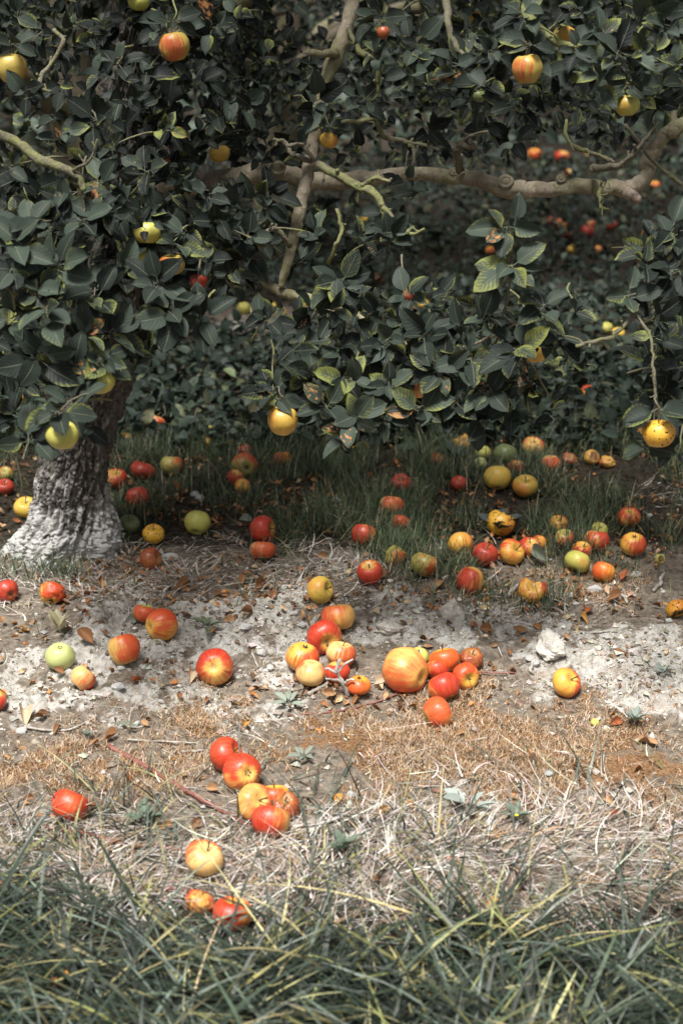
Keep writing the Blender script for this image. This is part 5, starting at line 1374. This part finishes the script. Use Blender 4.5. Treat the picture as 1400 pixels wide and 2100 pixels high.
for k, (pts, w, mat, lab) in enumerate(STK):
    G = [on_ground(a, b_) for a, b_ in pts]
    up = lab.startswith('grey lichen')
    G = [g + np.array([0, 0, w / 2 * ((g - C0) @ Fv) / FPX + .002]) for g in G]
    if up:
        t0 = ((G[0] - C0) @ Fv); G = [at(a, b_, t0 - .012 * q) for q, (a, b_) in enumerate(pts)]
    rad = [w / 2 * ((g - C0) @ Fv) / FPX * (1 - .25 * q / len(G)) for q, g in enumerate(G)]
    c = np.mean(G, 0)
    tubes = [tube([g - c for g in G], rad, 8, 5, .003 if w > 5 else .0015, .3, 200 + k)]
    o = put('twig', np_mesh('fallen_twig', tubes[0][0], tri(tubes[0][1]), True), mat, c)
    tag(o, lab, 'twig', 'fallen twigs and stems')
    if up:
        for q, e in enumerate(((665, 1372), (724, 1352), (668, 1392), (726, 1394))):
            V, F = tube([G[2 if q < 2 else 1] - c, (G[2 if q < 2 else 1] + at(*e, t0 - .03)) / 2 - c + np.array([0, 0, .004]), at(*e, t0 - .03) - c], [rad[1] * .8, rad[1] * .7, rad[1] * .5], 7, 4, .003, .4, q)
            put('side_twig', np_mesh('side_twig', V, tri(F)), mat, (0, 0, 0), o)
# small rosette weeds
WB = {}
def weed(px, py, size, n, col, label, up=.35, serr=False, flower=None, seed=0):
    rr = np.random.default_rng(seed + 400)
    P = on_ground(px, py); sc = ((P - C0) @ Fv) / FPX
    root = empty('weed', P); tag(root, label, 'weed', 'small weeds')
    V, F, UV = leaf_template(6, 4, .15, .25, .2, .25, 140 + seed)
    V[:, 0] *= .72
    if serr: V[:, 0] *= 1 + .7 * np.sin(V[:, 1] * 30)
    me = np_mesh('weed_leaf', V, F, True, UV, {'tint': np.tile([*col, 1], (len(V), 1))}); me.materials.append(M_WEED)
    for k in range(n):
        a = k * 2.4 + rr.normal(0, .2); e = up + rr.uniform(-.15, .35)
        D = np.array([math.cos(a) * math.cos(e), math.sin(a) * math.cos(e), math.sin(e)]); N = np.array([-math.cos(a) * math.sin(e), -math.sin(a) * math.sin(e), math.cos(e)]) + rr.normal(0, .15, 3)
        L = size * sc * rr.uniform(.7, 1.15)
        o = put('leaf', me, None, (0, 0, 0), root)
        o.matrix_basis = Matrix.Translation((0, 0, .006 + .01 * k / n)) @ Matrix(frames(D[None], N[None])[0].tolist()).to_4x4() @ Matrix.Diagonal((L, L, L, 1))
    if flower:
        V, F = pebble_mesh(3, .6, .3); fo = put('flower', np_mesh('flower', V * flower, F), M_FLOWER, (0, -.01, size * sc * .9), root)
        V, F = tube([(0, 0, 0), (.002, -.004, size * sc * .5), (0, -.01, size * sc * .9)], [.0012, .001, .001], 5, 3)
        put('flower_stalk', np_mesh('flower_stalk', V, tri(F)), M_SHOOT, (0, 0, 0), root)
GW, DW = (.26, .30, .24), (.075, .10, .075)
weed(592, 1452, 30, 7, GW, 'grey-green rosette weed below the central heap', .3, seed=1)
weed(622, 1562, 26, 8, (.22, .25, .20), 'grey-green rosette weed above the straw right of row', .35, seed=2)
weed(1300, 1488, 26, 16, (.24, .28, .24), 'bushy little grey weed on brown moss at right', .7, seed=3)
weed(962, 1668, 52, 6, (.34, .38, .34), 'pale grey broad-leaved weed in the straw', .35, seed=4)
weed(1056, 1690, 32, 10, (.16, .20, .15), 'little dark weed with a yellow flower in straw', .7, flower=.0045, seed=5)
weed(1018, 1100, 46, 12, (.07, .085, .075), 'dark serrated weed growing in front of speckled amber apple', .8, True, seed=6)
weed(930, 965, 46, 5, DW, 'broad dark weed leaves standing in grass by broken red apple', 1.0, seed=7)
weed(300, 1690, 36, 9, (.14, .18, .13), 'small dark green weed in straw right of bruised red-orange apple', .6, seed=8)
weed(1357, 1388, 20, 8, (.24, .28, .24), 'tiny grey weed on the pale soil at far right', .5, seed=9)
weed(124, 1302, 36, 7, (.40, .36, .22), 'wilted yellowish sprig of leaves behind the pale green apple', .9, seed=10)
weed(700, 1760, 40, 9, (.14, .18, .13), 'dark green weed in the straw between front grass clumps', .9, seed=11)
weed(262, 1498, 18, 5, (.16, .2, .14), 'tiny green weed on the bent pale twig', .4, seed=12)
weed(182, 1522, 18, 7, (.18, .21, .17), 'tiny grey-green weed at the rim of left brown moss', .9, seed=13)
weed(690, 1330 + 420, 24, 6, (.12, .16, .10), 'short weed beside the short red-brown stem', .8, seed=14)
weed(425, 1290, 26, 6, (.14, .17, .10), 'sprawling green weed right of the big red-orange apple', .2, seed=15)
